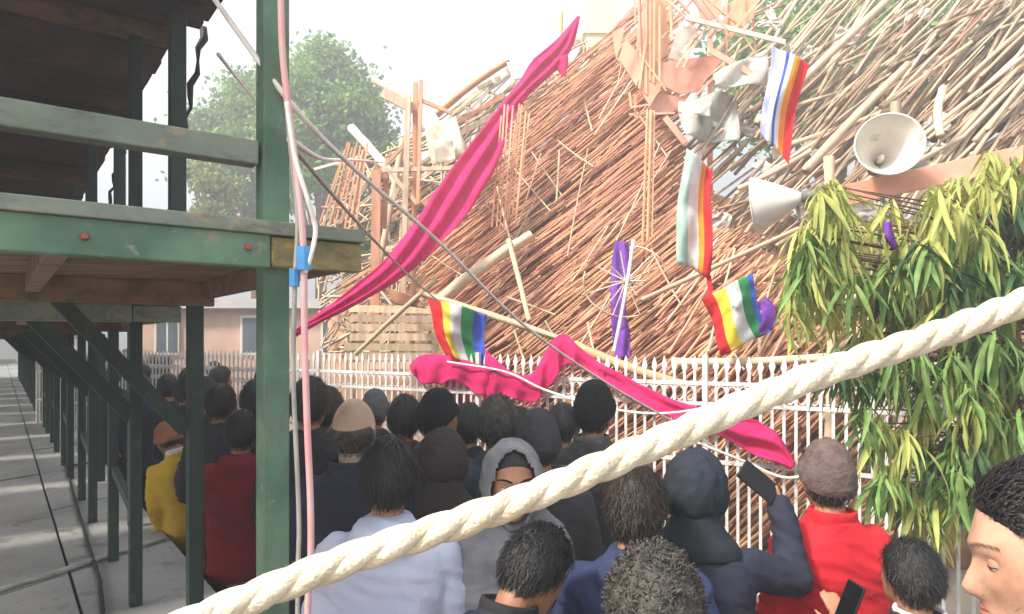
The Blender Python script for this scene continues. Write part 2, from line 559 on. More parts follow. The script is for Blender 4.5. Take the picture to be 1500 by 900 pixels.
M['pale_board'] = mat('pale_board', lin(222, 214, 200), lin(190, 180, 168), 4, 0.7, 0.2, 20, rnd=('object', 0.85, 1.05, 0.01))
M['rope_white'] = mat('white_rope', lin(236, 230, 224), lin(214, 204, 196), 18, 0.8, 0.3, 80)

M['weathered'] = mat('weathered_brown_pole', lin(168, 132, 106), lin(122, 96, 80), 6, rnd=('object', 0.7, 1.2, 0.014), **WOOD)

def slope_depth(px, py):
    """front face of the heap: leans away from the fence as it rises"""
    t = (540 - py) / 540.0
    return fence_depth(px) + 0.75 + 3.1 * t if t > 0 else fence_depth(px) + 0.75 + 0.25 * t

def inside(poly, x, y):
    r = False
    j = len(poly) - 1
    for i in range(len(poly)):
        xi, yi = poly[i]; xj, yj = poly[j]
        if (yi > y) != (yj > y) and x < (xj - xi) * (y - yi) / (yj - yi) + xi:
            r = not r
        j = i
    return r

# shared stick meshes of unit length along z
STICK = {}
def stick_mesh(kind, i):
    if (kind, i) in STICK:
        return STICK[(kind, i)]
    mb = MB()
    pts, rr = [], []
    bend = random.uniform(-0.025, 0.025)
    bend2 = random.uniform(-0.025, 0.025)
    nseg = 4 if kind == 'batten' else 9
    for k in range(nseg):
        t = k / (nseg - 1)
        pts.append(Vector((bend * math.sin(math.pi * t), bend2 * math.sin(math.pi * t), t)))
        rr.append(1.0 if kind == 'batten' else (1.08 if k % 2 == 0 else 0.97) * (1.05 - 0.15 * t))
    # radius is given as 1 and scaled per object: sweep on unscaled axis
    base = []
    n_ = 5 if kind == 'batten' else 8
    for k in range(nseg):
        base.append([Vector((pts[k].x * 40 + rr[k] * math.cos(2 * math.pi * q / n_), pts[k].y * 40 + rr[k] * math.sin(2 * math.pi * q / n_), pts[k].z)) for q in range(n_)])
    mb.loft(base)
    me = mb.mesh(kind, smooth=(kind != 'batten'))
    STICK[(kind, i)] = me
    return me

def stick_obj(name, kind, p0, p1, r, m, label=None, cat=None, group=None):
    me0 = stick_mesh(kind, random.randrange(6))
    key = (kind, me0.name, m.name)
    if key not in STICK:
        me = me0.copy(); me.materials.clear(); me.materials.append(m); STICK[key] = me
    me = STICK[key]
    d = p1 - p0
    o = inst(name, me, None, p0, d.to_track_quat('Z', 'Y'), (r, r, d.length))
    return tag(o, label, cat, group)

def stick_mb(mb, p0, p1, r, n_=5):
    mid = (p0 + p1) / 2 + Vector((random.uniform(-1, 1), random.uniform(-1, 1), random.uniform(-1, 1))) * 0.012 * (p1 - p0).length
    mb.sweep([p0, mid, p1], r, n_)

def zone(poly, ang, ajit, lmin, lmax, count, dmin, dmax, r0, r1):
    """random sticks whose whole length stays in the outline, lying on the heap's slope"""
    xs = [p[0] for p in poly]; ys = [p[1] for p in poly]
    res = []
    tries = 0
    while len(res) < count and tries < count * 40:
        tries += 1
        cx, cy = random.uniform(min(xs), max(xs)), random.uniform(min(ys), max(ys))
        if not inside(poly, cx, cy):
            continue
        an = R(ang + random.gauss(0, ajit))
        L_ = random.uniform(lmin, lmax)
        dx, dy = math.cos(an) * L_ / 2, -math.sin(an) * L_ / 2
        for sh in (1.0, 0.75, 0.5, 0.32):
            a_, b_ = (cx - dx * sh, cy - dy * sh), (cx + dx * sh, cy + dy * sh)
            if inside(poly, *a_) and inside(poly, *b_):
                j = random.uniform(dmin, dmax)
                p0 = P(a_[0], a_[1], slope_depth(*a_) + j + random.uniform(-0.06, 0.06))
                p1 = P(b_[0], b_[1], slope_depth(*b_) + j + random.uniform(-0.06, 0.06))
                res.append((p0, p1, random.uniform(r0, r1)))
                break
    return res

polyA = [(612, 400), (660, 300), (690, 210), (735, 170), (800, 120), (870, 70), (935, 10), (960, -40), (1010, -40), (1000, 120), (1010, 230), (1090, 330), (1190, 400),
         (1230, 560), (1230, 760), (700, 760), (640, 560), (620, 470)]
polyA_in = [(612, 400), (690, 290), (740, 215), (800, 140), (880, 75), (945, 10), (980, 0), (985, 180), (1000, 260), (1080, 350), (1190, 440),
            (1200, 545), (1000, 550), (760, 545), (690, 500), (625, 470)]
polyD = [(1000, 330), (1000, 190), (1040, 60), (1110, -40), (1700, -40), (1700, 330), (1240, 330), (1190, 420), (1080, 340)]
polyD2 = [(1330, -60), (1720, -60), (1720, 300), (1220, 300), (1290, 120)]
polyE = [(960, 380), (1080, 350), (1210, 400), (1260, 545), (1240, 660), (960, 560)]

frontA = zone(polyA_in, 38, 3.0, 170, 380, 250, 0.0, 0.24, 0.006, 0.0135)
frontE = zone(polyE, 47, 9, 90, 190, 50, -0.1, 0.15, 0.010, 0.016)
backA = zone(polyA, 38, 5, 160, 400, 2000, 0.16, 0.8, 0.007, 0.0135)
backE = zone([(960, 380), (1080, 350), (1210, 400), (1350, 600), (1350, 900), (960, 900)], 45, 12, 90, 220, 260, 0.1, 0.5, 0.010, 0.016)
for (p0, p1, r) in frontA:
    stick_obj('wooden_batten', 'batten', p0, p1, r, M['batten'], 'thin reddish brown batten lying slanted among many on the collapsed heap', 'batten', 'thin battens on the collapsed heap')
for (p0, p1, r) in frontE:
    stick_obj('wooden_batten', 'batten', p0, p1, r, M['batten'], 'thin reddish brown batten lying slanted among many on the collapsed heap', 'batten', 'thin battens on the collapsed heap')
polyL = [(462, 345), (500, 232), (548, 238), (590, 190), (640, 178), (700, 132), (770, 100), (850, 56), (890, 70), (760, 190), (660, 310), (610, 420), (600, 520), (470, 520)]
left = zone(polyL, 32, 14, 50, 150, 190, 0.35, 1.1, 0.012, 0.024) + zone(polyL, 84, 12, 40, 110, 70, 0.3, 1.0, 0.010, 0.018) + zone(polyL, -35, 14, 40, 110, 60, 0.3, 1.0, 0.010, 0.02)
cross = zone(polyA_in, 62, 12, 60, 180, 26, -0.08, 0.02, 0.008, 0.014) + zone(polyA_in, 120, 14, 40, 110, 16, -0.08, 0.02, 0.008, 0.013)
mb = MB()
for (p0, p1, r) in left:
    stick_mb(mb, p0, p1, r)
tag(mb.build('debris_mass', M['pole_stuff']), 'jumble of broken sticks filling the left shoulder of the heap', 'debris', kind='stuff')
for (p0, p1, r) in cross:
    stick_obj('stray_batten', 'batten', p0, p1, r, M['pole'], 'stray pale batten lying across the slanted rows of reddish battens', 'batten', 'stray battens lying across the rows')
mb = MB()
for (p0, p1, r) in backA + backE:
    stick_mb(mb, p0, p1, r)
tag(mb.build('batten_stack', M['batten_stuff']), 'dense mass of reddish battens under the loose ones of the heap', 'wood heap', kind='stuff')

frontD = zone(polyD, 44, 6, 170, 420, 115, -0.15, 0.45, 0.009, 0.024) + zone(polyD, 24, 10, 90, 200, 16, -0.2, 0.2, 0.016, 0.028) \
    + zone(polyD2, 50, 7, 150, 380, 66, -0.2, 0.3, 0.012, 0.026)
for k, (p0, p1, r) in enumerate(frontD):
    if k % 3 == 1:
        stick_obj('bamboo_pole', 'pole', p0, p1, r * 0.8, M['weathered'], 'weathered brown pole fallen aslant among the straw poles of the upper heap', 'bamboo pole', 'weathered poles on the upper heap')
        continue
    stick_obj('bamboo_pole', 'pole', p0, p1, r, M['pole'], 'straw coloured bamboo pole fallen aslant on the upper heap above the loudspeakers', 'bamboo pole', 'bamboo poles on the upper heap')
backD = zone(polyD, 44, 9, 120, 330, 210, 0.3, 1.1, 0.014, 0.03) + zone(polyD2, 48, 9, 120, 330, 190, 0.3, 1.0, 0.016, 0.03) \
    + zone([(1080, 330), (1190, 400), (1240, 330), (1700, 330), (1700, 700), (1230, 700), (1190, 470)], 44, 9, 120, 300, 160, 0.2, 0.8, 0.014, 0.026)
mb = MB()
for (p0, p1, r) in backD:
    stick_mb(mb, p0, p1, r, 6)
tag(mb.build('bamboo_stack', M['pole_stuff'], smooth=True), 'tangled mass of straw coloured bamboo under the upper poles of the heap', 'wood heap', kind='stuff')
# rubble core on which the heap rests
M['rubble'] = mat('brown_rubble', lin(190, 150, 122), lin(146, 110, 88), 3, 0.95, 0.6, 8)
core = MB()
rows = []
for j in range(15):
    py = 900 - j * 55
    row = []
    for i in range(21):
        px = 480 + i * 62
        lim = 1e9
        # keep the core under the outline on the left
        topy = np.interp(px, [480, 560, 640, 720, 860, 960, 1040, 1200, 1700], [420, 330, 260, 215, 170, 110, 260, 300, 250])
        yy = max(py, topy + 25)
        d = slope_depth(px, yy) + 1.15 + 0.35 * noise.noise(Vector((px * 0.013, yy * 0.013, 3)))
        q = P(px, yy, d)
        q.z = max(q.z, -0.05)
        row.append(q)
    rows.append(row)
core.grid(rows)
back = [[q.copy() for q in rows[-1]], [Vector((q.x * 1.1, q.y + 3.5, -0.05)) for q in rows[-1]]]
core.grid(back)
tag(core.build('rubble_mound', M['rubble'], smooth=True), 'brown mound of broken timber under the fallen battens', 'rubble mound', kind='stuff')

# upright bunch of orange laths beside the pink cloth
def lath(mb, p0, p1, w, h):
    mb.beam(p0, p1, w, h, up=Vector((0, -1, 0.2)))
def bundle(name, label, items, m, w=0.02):
    """items: list of ((px,py),(px,py),depth offset)"""
    a0 = items[0]
    base = P(a0[1][0], a0[1][1], slope_depth(*a0[1]) + a0[2])
    rt = empty(name, base, label, 'lath panel')
    for (p, q, dj) in items:
        mb = MB(); lath(mb, P(p[0], p[1], slope_depth(*q) + dj - 0.05), P(q[0], q[1], slope_depth(*q) + dj), w, 0.012)
        mb.build('lath', m, parent=rt)
    # two cross battens tie the laths
    for t in (0.2, 0.78):
        mb = MB()
        A, B = items[0], items[-1]
        pt = lambda I: P(I[0][0] + (I[1][0] - I[0][0]) * t, I[0][1] + (I[1][1] - I[0][1]) * t, slope_depth(*I[1]) + I[2] + 0.0)
        mb.beam(pt(A) + Vector((-0.05, 0, 0)), pt(B) + Vector((0.05, 0, 0)), 0.02, 0.015, up=Vector((0, -1, 0)))
        mb.build('cross_batten', m, parent=rt)
    return rt
bundle('lath_panel', 'upright bunch of thin orange laths just right of the long pink cloth',
       [((735 + i * 5.0 + jig(1.5), 168 - i * 1 + jig(14)), (722 + i * 4.6 + jig(2), 335 - i * 3 + jig(14)), -0.22 + jig(0.02)) for i in range(9)], M['orange_wood'], 0.018)
bundle('lath_panel', 'leaning fan of thin brown laths in front of the tree beside the green stand',
       [((506 + i * 3.6 + jig(1), 215 + jig(8)), (468 + i * 6.0 + jig(2), 332 + jig(6)), -0.1 + jig(0.02)) for i in range(10)], M['batten'], 0.024)

# collapsed lattice tower (orange panels, laths, crossing boards)
tw0 = P(950, 400, slope_depth(950, 400) - 0.05)
tower = empty('lattice_tower', tw0, 'splintered orange lattice tower with plywood panels standing in the heap', 'lattice tower')
TD = 7.8                                    # the tower is upright: constant depth
def tb(name, p, q, wpx, m=None, d=0.0, th=0.018):
    dd = TD + d
    mb = MB(); mb.beam(P(p[0], p[1], dd), P(q[0], q[1], dd), th, wpx / 1000.0 * dd, up=Vector((0, 0, 1)) if abs(p[1] - q[1]) < 200 else Vector((1, 0, 0)))
    return mb.build(name, m or M['orange_wood'], parent=tower)
def panel(pts, d=0.0, m=None, th=0.02):
    dd = TD + d
    mb = MB()
    fr = [P(x, y, dd) for x, y in pts]
    bk = [p + Vector((0, th, 0)) for p in fr]
    mb.face(fr); mb.face(bk[::-1])
    for i in range(len(fr)):
        j = (i + 1) % len(fr)
        mb.face([fr[i], bk[i], bk[j], fr[j]])
    return mb.build('plywood_panel', m or M['orange_wood'], parent=tower)
panel([(897, 46), (915, 42), (909, 66), (903, 88)], 0.02)
panel([(916, 56), (946, 92), (932, 126), (907, 86)], 0.0)
panel([(935, 128), (946, 98), (968, 126), (950, 152)], -0.03)
panel([(952, 98), (978, 90), (1040, 82), (1068, 76), (1042, 108), (1022, 134), (996, 138), (972, 126)], 0.03)
panel([(958, 136), (996, 142), (1012, 136), (996, 160), (970, 168), (952, 158)], 0.06)
panel([(978, 86), (992, 46), (1016, 38), (1024, 52), (1004, 66), (990, 88)], 0.08, M['pale_board'])
panel([(955, 0), (975, -6), (980, 80), (958, 92)], 0.10)
panel([(1016, -10), (1060, -20), (1056, 20), (1030, 36)], 0.10)
panel([(1060, 10), (1112, -16), (1104, 26), (1066, 60)], 0.12)
for i in range(8):
    tb('lath', (934 + i * 3.6 + jig(1.5), -30 + jig(8)), (938 + i * 2.8 + jig(1.5), 118 + jig(26)), 2.2, d=-0.02 + jig(0.02))
for i in range(5):
    tb('lath', (948 + i * 2.6, 165 + jig(6)), (938 + i * 3.4 + jig(3), 400 + jig(30)), 2.0, d=-0.62 + jig(0.03))
for (p, q, w_) in (((985, -40), (1040, 30), 4), ((1000, -40), (1064, 44), 4), ((962, -40), (1010, 20), 3), ((1110, -30), (1040, 56), 4), ((1120, -10), (1046, 78), 4),
                   ((1090, -40), (1010, 40), 4), ((946, 60), (936, 130), 3), ((968, 124), (950, 156), 4), ((920, 50), (906, 90), 3),
                   ((922, 168), (988, 166), 3), ((924, 158), (948, 154), 3), ((922, 136), (924, 156), 3), ((930, 140), (931, 172), 3), ((974, 172), (1004, 210), 9),
                   ((1040, 74), (1128, 124), 9), ((1004, 26), (1150, 62), 7), ((994, 160), (1050, 184), 7), ((1062, 96), (1020, 140), 3), ((1020, 60), (1000, 100), 3),
                   ((966, 10), (966, 120), 3), ((980, -20), (984, 60), 3), ((1030, 30), (990, 100), 3)):
    tb('board' if w_ > 6 else 'lath', p, q, w_, M['pale_board'] if w_ in (7,) else None, d=-0.10 + jig(0.05), th=0.02)
for k in range(46):
    x0, y0 = random.uniform(925, 1105), random.uniform(-30, 110)
    an = random.choice((88, 92, 86, 50, 132, 60, 40))
    an = R(an + random.gauss(0, 5)); L_ = random.uniform(50, 120)
    x1, y1 = x0 + math.cos(an) * L_, y0 + math.sin(an) * L_
    if y1 > 175 - abs(x1 - 965) * 0.6 or x1 < 905:
        continue
    tb('lath', (x0, y0), (x1, y1), random.uniform(1.6, 3.2), M['orange_wood'] if k % 4 else M['pale_board'], d=random.uniform(-0.06, 0.3))
# four standing legs carry the tower behind the battens
for (px, dj) in ((940, 1.3), (975, 1.3), (1040, 1.3)):
    dd = TD + dj
    t_ = P(px, 20, dd)
    mb = MB(); mb.beam(Vector((t_.x, t_.y, 0)), t_, 0.06, 0.06, up=Vector((1, 0, 0)))
    mb.build('leg', M['orange_wood'], parent=tower)

# pale offcuts and shreds of sheeting caught between the upper poles
M['offcut'] = mat('pale_offcut', lin(214, 208, 200), lin(176, 168, 160), 4, 0.8, 0.3, 20, rnd=('object', 0.7, 1.1, 0.02))
for k in range(34):
    px, py = random.uniform(1010, 1400), random.uniform(20, 330)
    if not inside(polyD, px, py):
        continue
    c = P(px, py, slope_depth(px, py) + random.uniform(0.0, 0.25))
    q = Matrix.Rotation(random.uniform(0.2, 1.2), 3, 'Y') @ Matrix.Rotation(random.uniform(-0.6, 0.6), 3, 'Z')
    a1, a2 = random.uniform(0.05, 0.16), random.uniform(0.03, 0.09)
    ax = (q @ Vector((1, 0, 0)), q @ Vector((0, 0, 1)), q @ Vector((0, 1, 0)))
    mb = MB()
    rows = [[c + ax[0] * a1 * (i / 3 - 1) * (1 + 0.25 * random.random()) + ax[1] * a2 * (j / 2 - 1) * (1 + 0.3 * random.random()) + ax[2] * random.uniform(-0.02, 0.02) for i in range(7)] for j in range(5)]
    mb.grid(rows)
    o = mb.build('board_offcut', M['offcut'], at=c)
    so = o.modifiers.new('thickness', 'SOLIDIFY'); so.thickness = 0.008
    tag(o, 'small torn pale offcut caught between the poles of the upper heap', 'offcut', 'pale offcuts among the upper poles')

# named single poles and boards lying about the heap
def pole_px(name, label, p, q, rpx, m, dj=-0.25, d0=None, d1=None, cat='pole'):
    da = d0 if d0 else slope_depth(*p) + dj
    db = d1 if d1 else slope_depth(*q) + dj
    return stick_obj(name, 'pole', P(p[0], p[1], da), P(q[0], q[1], db), rpx / 1000.0 * (da + db) / 2, m, label, cat)
pole_px('bamboo_pole', 'thick horizontal bamboo pole resting on the fence under the five-striped flag', (985, 531), (1210, 524), 6.5, M['pole'], d0=fence_depth(985) + 0.15, d1=fence_depth(1210) + 0.15)
pole_px('bamboo_pole', 'thick brown pole slanting down behind the purple cloth to the fence top', (842, 506), (1010, 566), 7, M['batten'], d0=fence_depth(842) + 0.35, d1=fence_depth(1010) + 0.22)
pole_px('bamboo_pole', 'long pale pole crossing the battens left of the wheel', (640, 445), (780, 345), 9, M['pole'], -0.3)
pole_px('bamboo_pole', 'short pale pole leaning against the battens below the loose cloth strips', (745, 352), (775, 470), 4, M['pole'], -0.45)
pole_px('bamboo_pole', 'pale pole crossing behind the striped flag towards the loudspeakers', (940, 440), (1170, 335), 3.5, M['pole'], -0.45)
pole_px('bamboo_pole', 'straight whitish pole sticking up left of the twin brown posts', (515, 188), (600, 292), 6.5, M['pale_board'], -0.3)
pole_px('bamboo_pole', 'thin pale pole leaning against the pink cloth beside the green stand', (590, 205), (545, 440), 5, M['pole'], -0.5)
pole_px('bamboo_pole', 'crooked brown pole pointing at the tree, propped on the twin posts', (548, 118), (612, 152), 5, M['pole'], -0.2)
pole_px('bamboo_pole', 'brown pole running from the twin posts up to the pale sheets', (640, 168), (745, 90), 5, M['batten'], -0.1)
pole_px('bamboo_pole', 'olive pole lying from the brown chunk down to the pink fence cloth', (622, 432), (830, 500), 5, M['pole'], d0=fence_depth(622) + 0.3, d1=fence_depth(830) + 0.25)
pole_px('bamboo_pole', 'thin pale pole leaning on the fence below the pink cloth', (640, 410), (520, 520), 3.5, M['pole'], d0=6.9, d1=6.75)
pole_px('bamboo_pole', 'brown pole standing alone above the pink cloth tip', (822, 20), (818, 110), 3.0, M['batten'], 0.3)
pole_px('bamboo_pole', 'stout straw pole running above the large open loudspeaker', (1180, 250), (1330, 95), 6.5, M['pole'], -0.35)
pole_px('bamboo_pole', 'short upright straw pole right of the large open loudspeaker', (1382, 130), (1378, 200), 6, M['pole'], -0.6)
pole_px('bamboo_pole', 'long straw pole crossing above the hanging striped flag', (1110, 180), (1300, 0), 6.0, M['pole'], -0.35)

# twin posts and left debris
tp = empty('post_frame', P(606, 330, 7.5), 'broken brown frame of twin posts and cross pieces rising from the left heap', 'wooden frame')
def fr(name, p, q, wpx, m, d=7.5, th=0.05):
    mb = MB(); mb.beam(P(p[0], p[1], d), P(q[0], q[1], d), th, wpx / 1000.0 * d, up=Vector((1, 0, 0.05)) if abs(p[1] - q[1]) > abs(p[0] - q[0]) else Vector((0, 0, 1)))
    mb.build(name, m, parent=tp)
for (nm, p, q, w_, m) in (('post', (609, 122), (604, 530), 7, 'batten'), ('post', (617, 118), (612, 300), 5, 'batten'), ('post', (598, 140), (588, 530), 8, 'pole'),
                          ('cross_board', (560, 136), (606, 160), 14, 'pole'), ('cross_board', (614, 146), (662, 166), 5, 'batten'), ('cross_board', (560, 250), (680, 246), 6, 'pole'),
                          ('cross_board', (600, 240), (572, 300), 7, 'pole'), ('cross_board', (560, 240), (612, 300), 6, 'pole'), ('cross_board', (545, 262), (590, 215), 5, 'batten'),
                          ('post', (552, 250), (548, 530), 13, 'batten'), ('post', (566, 250), (562, 335), 8, 'batten')):
    fr(nm, p, q, w_, M[m], 7.5 + jig(0.06), 0.04)
# loose debris on the left slope
left_bits = [((640, 215), (730, 165), 8), ((650, 190), (740, 140), 6), ((660, 170), (720, 120), 5), ((690, 160), (745, 100), 5), ((650, 240), (720, 200), 9), ((620, 300), (700, 235), 8),
             ((600, 330), (690, 262), 8), ((630, 345), (700, 300), 7), ((640, 280), (720, 215), 7), ((560, 330), (630, 275), 5), ((480, 350), (560, 235), 4), ((455, 250), (545, 225), 4),
             ((700, 130), (770, 95), 6), ((720, 115), (800, 80), 5), ((760, 110), (850, 60), 5), ((660, 200), (690, 300), 4), ((540, 380), (640, 330), 5), ((500, 420), (600, 360), 5)]
for i, (p, q, w_) in enumerate(left_bits):
    m = M[('pole', 'batten', 'pole', 'pale_board')[i % 4]]
    da, db = slope_depth(*p) + 0.25 + jig(0.15), slope_depth(*q) + 0.25 + jig(0.15)
    mb = MB(); a_, b_ = P(p[0], p[1], da), P(q[0], q[1], db)
    mb.beam(a_, b_, 0.03, w_ / 1000.0 * da, up=Vector((0, 0, 1)))
    tag(mb.build('loose_plank', m, at=a_, bevel=0.003), 'loose weathered plank on the pale left shoulder of the heap above the pink cloth', 'plank', 'loose planks on the left of the heap')
# pale crumpled sheets on the left slope and the two clear sheets sticking up
M['sheet'] = mat('pale_plastic_sheet', lin(222, 224, 226), lin(198, 200, 204), 3, 0.4, 0.1, 10)
M['cream'] = mat('cream_rubble', lin(220, 208, 186), lin(186, 168, 144), 5, 0.85, 0.4, 14)
def sheet(name, label, quad, d, m, amp=0.03, cat='sheet', nn=8, th=0.006):
    mb = MB()
    q = [P(x, y, d + dd) for (x, y, dd) in quad]
    ph = random.uniform(0, 6)
    rows = []
    for j in range(nn + 1):
        t = j / nn
        rows.append([(q[0] * (1 - s_) + q[1] * s_) * (1 - t) + (q[3] * (1 - s_) + q[2] * s_) * t + Vector((0, amp * math.sin(7 * s_ + ph + 4 * t), amp * 0.5 * math.sin(5 * t + ph))) for s_ in [i / nn for i in range(nn + 1)]])
    mb.grid(rows)
    o = mb.build(name, m, at=q[3], smooth=True)
    so = o.modifiers.new('thickness', 'SOLIDIFY'); so.thickness = th
    return tag(o, label, cat)
sheet('plastic_sheet', 'pale plastic sheet sticking up against the sky left of the pink cloth', [(684, 80, 0), (722, 79, 0), (748, 112, 0), (728, 128, 0)], 9.3, M['sheet'], 0.01)
sheet('plastic_sheet', 'small pale sheet lying on poles beside the pink cloth tip', [(742, 92, 0), (800, 88, 0.1), (792, 112, 0), (752, 118, -0.1)], 8.9, M['sheet'], 0.02)
sheet('crumpled_sheet', 'crumpled cream sheet lying among the left planks', [(622, 180, 0.3), (668, 172, 0.3), (690, 236, 0), (632, 244, 0)], 7.9, M['cream'], 0.06)
sheet('crumpled_sheet', 'cream cardboard lying above the pink cloth among loose planks', [(634, 205, 0.2), (662, 206, 0.3), (668, 232, 0), (640, 240, 0)], 7.6, M['cream'], 0.02)
sheet('pale_panel', 'white panel wedged in the heap left of the blue and red flag', [(1046, 110, 0), (1124, 74, 0.2), (1122, 128, 0), (1046, 130, -0.1)], 7.6, M['offcut'], 0.05)
sheet('pale_panel', 'small white board lying under the crossing boards of the lattice tower', [(1010, 152, 0.1), (1044, 150, 0.2), (1040, 170, 0), (1014, 166, -0.1)], 7.3, M['offcut'], 0.02)
sheet('grey_tarpaulin', 'crumpled grey tarpaulin beside the orange lattice tower', [(996, 150, 0.2), (1084, 140, 0.3), (1078, 206, 0), (1000, 196, -0.1)], 7.5, mat('grey_tarpaulin', lin(140, 138, 130), lin(176, 172, 164), 6, 0.9, 0.4, 12), 0.12)
# brown chunk of board and pallet at the fence, left
sheet('broken_board', 'brown broken board resting on the fence above the pallet', [(562, 420, 0), (610, 436, 0), (626, 452, 0), (580, 446, 0)], 6.9, mat('brown_board', lin(176, 130, 98), lin(146, 106, 80), 5, 0.7, 0.3, 20), 0.012, 'board', th=0.03)
pal = empty('pallet', P(570, 545, 7.2), 'beige slatted pallet standing behind the fence left of the red-yellow flag', 'pallet')
for i in range(7):
    y = 452 + i * 14
    mb = MB(); mb.beam(P(510 + jig(6), y, 7.2), P(640 + jig(6), y + jig(3), 7.1), 0.02, 0.075)
    mb.build('slat', M['pole'], parent=pal)
for x in (520, 575, 630):
    mb = MB(); q = P(x, 445, 7.23); mb.beam(Vector((q.x, q.y, 0)), q, 0.05, 0.03, up=Vector((1, 0, 0)))
    mb.build('upright', M['batten'], parent=pal)
# orange board edge above the plant
mb = MB(); mb.beam(P(1195, 296, 5.3), P(1560, 216, 4.9), 0.03, 0.16)
tag(mb.build('orange_board', M['orange_wood'], at=P(1195, 296, 5.3), bevel=0.004), 'long orange board lying above the drooping leaves under the open loudspeaker', 'board')
# ------------------------------------------------------------------ cloths, flags, ropes, wheel, loudspeakers
M['pink'] = mat('pink_cloth', lin(228, 46, 124), lin(210, 30, 104), 6, 0.85, 0.5, 30, trans=0.35)
M['purple'] = mat('purple_cloth', lin(124, 62, 170), lin(96, 44, 140), 6, 0.75, 0.2, 60, trans=0.25)

def smooth_path(pts, n=40):
    """Catmull-Rom through tuples"""
    pts = [np.array(p, float) for p in pts]
    pts = [2 * pts[0] - pts[1]] + pts + [2 * pts[-1] - pts[-2]]
    res = []
    m_ = len(pts) - 3
    for i in range(n):
        t = i / (n - 1) * m_
        k = min(int(t), m_ - 1); t -= k
        p0, p1, p2, p3 = pts[k:k + 4]
        res.append(0.5 * ((2 * p1) + (-p0 + p2) * t + (2 * p0 - 5 * p1 + 4 * p2 - p3) * t * t + (-p0 + 3 * p1 - 3 * p2 + p3) * t ** 3))
    return res

def ribbon(name, label, path, m, folds=3, amp=0.03, n=70, na=14, cat='cloth', th=0.003):
    """path: (px, py, depth, width in px)"""
    sp = smooth_path(path, n)
    rows = []
    for i in range(n):
        a_ = sp[max(i - 1, 0)]; b_ = sp[min(i + 1, n - 1)]
        tx, ty = b_[0] - a_[0], b_[1] - a_[1]
        L_ = math.hypot(tx, ty) + 1e-6
        nx, ny = -ty / L_, tx / L_
        px, py, d, w = sp[i]
        row = []
        for k in range(na + 1):
            s_ = k / na - 0.5
            f = math.sin(s_ * folds * 6.28 + 2.2 * math.sin(i * 0.11)) * amp * min(1, w / 40.0)
            f += 0.4 * amp * noise.noise(Vector((i * 0.16, s_ * 5, path[0][0])))
            edge = 1 + 0.10 * noise.noise(Vector((i * 0.2, 7.3 * (1 if s_ > 0 else -1), path[0][1])))
            row.append(P(px + nx * w * s_ * edge, py + ny * w * s_ * edge, d + f + 0.10 * s_ * s_))
        rows.append(row)
    mb = MB(); mb.grid(rows)
    o = mb.build(name, m, at=rows[-1][na // 2], smooth=True)
    so = o.modifiers.new('thickness', 'SOLIDIFY'); so.thickness = th
    return tag(o, label, cat)

ribbon('cloth_banner', 'long bright pink cloth stretched diagonally up to the heap top',
       [(848, 24, 8.6, 4), (826, 66, 8.4, 26), (796, 98, 8.2, 34), (764, 134, 8.0, 24), (738, 172, 7.8, 30), (705, 230, 7.5, 50), (670, 285, 7.2, 56), (625, 342, 6.9, 50), (585, 386, 6.6, 38), (530, 428, 6.2, 26), (470, 465, 5.9, 14), (430, 490, 5.7, 10)],
       M['pink'], 2.2, 0.05, 90)
# hanging flap near the top end of the banner
ribbon('cloth_scrap', 'small torn pink flap dangling near the upper end of the long cloth',
       [(818, 84, 8.28, 30), (822, 96, 8.26, 20), (826, 112, 8.24, 5)], M['pink'], 1, 0.01, 14, 8)
# pink cloth lying over the fence
def drape(name, label, top, bot, m, folds=5, amp=0.03, na=48, nb=16, gap=0.10):
    """cloth hung over the fence: top edge and hem as px outlines, vertical folds opening downwards"""
    tp_, bt_ = smooth_path(top, na), smooth_path(bot, na)
    rows = []
    for j in range(nb + 1):
        t = j / nb
        row = []
        for i in range(na):
            x, y = tp_[i] * (1 - t) + bt_[i] * t
            s_ = i / (na - 1)
            f = amp * (0.35 + 0.65 * t) * (math.sin(s_ * folds * 6.28 + 1.5 * t + top[0][0]) + 0.6 * noise.noise(Vector((s_ * 7, t * 3, top[0][1]))))
            f += 0.05 * math.exp(-(t / 0.15) ** 2)
            row.append(P(x + 2.0 * math.sin(s_ * folds * 6.28) * t, y + 1.5 * math.sin(s_ * folds * 9) * t, fence_depth(x) - gap + f))
        rows.append(row)
    mb = MB(); mb.grid(rows)
    o = mb.build(name, m, at=rows[-1][na // 2], smooth=True)
    so = o.modifiers.new('thickness', 'SOLIDIFY'); so.thickness = 0.003
    return tag(o, label, 'cloth')
drape('cloth_drape', 'crumpled pink cloth bundled over the fence left of the red-blue flag',
      [(600, 536), (614, 522), (640, 519), (668, 524), (695, 532), (716, 540)], [(602, 546), (616, 560), (642, 563), (668, 558), (695, 574), (716, 584)], M['pink'], 3.5, 0.035)
drape('cloth_drape', 'wide pink cloth hanging over the fence rising to a peak',
      [(711, 512), (728, 528), (752, 546), (778, 548), (796, 522), (812, 497), (828, 490), (848, 508), (886, 538)], [(708, 592), (730, 586), (752, 584), (778, 590), (800, 572), (818, 548), (834, 534), (852, 538), (886, 558)], M['pink'], 5.5, 0.035, 72)
ribbon('cloth_drape', 'narrow pink cloth band sagging along the fence towards the red jacket',
       [(x, y, fence_depth(x) - 0.13, w) for x, y, w in ((874, 540, 20), (920, 568, 26), (965, 592, 28), (1010, 606, 24), (1060, 622, 34), (1100, 638, 46), (1130, 655, 40), (1162, 684, 12))], M['pink'], 1.3, 0.04, 70)
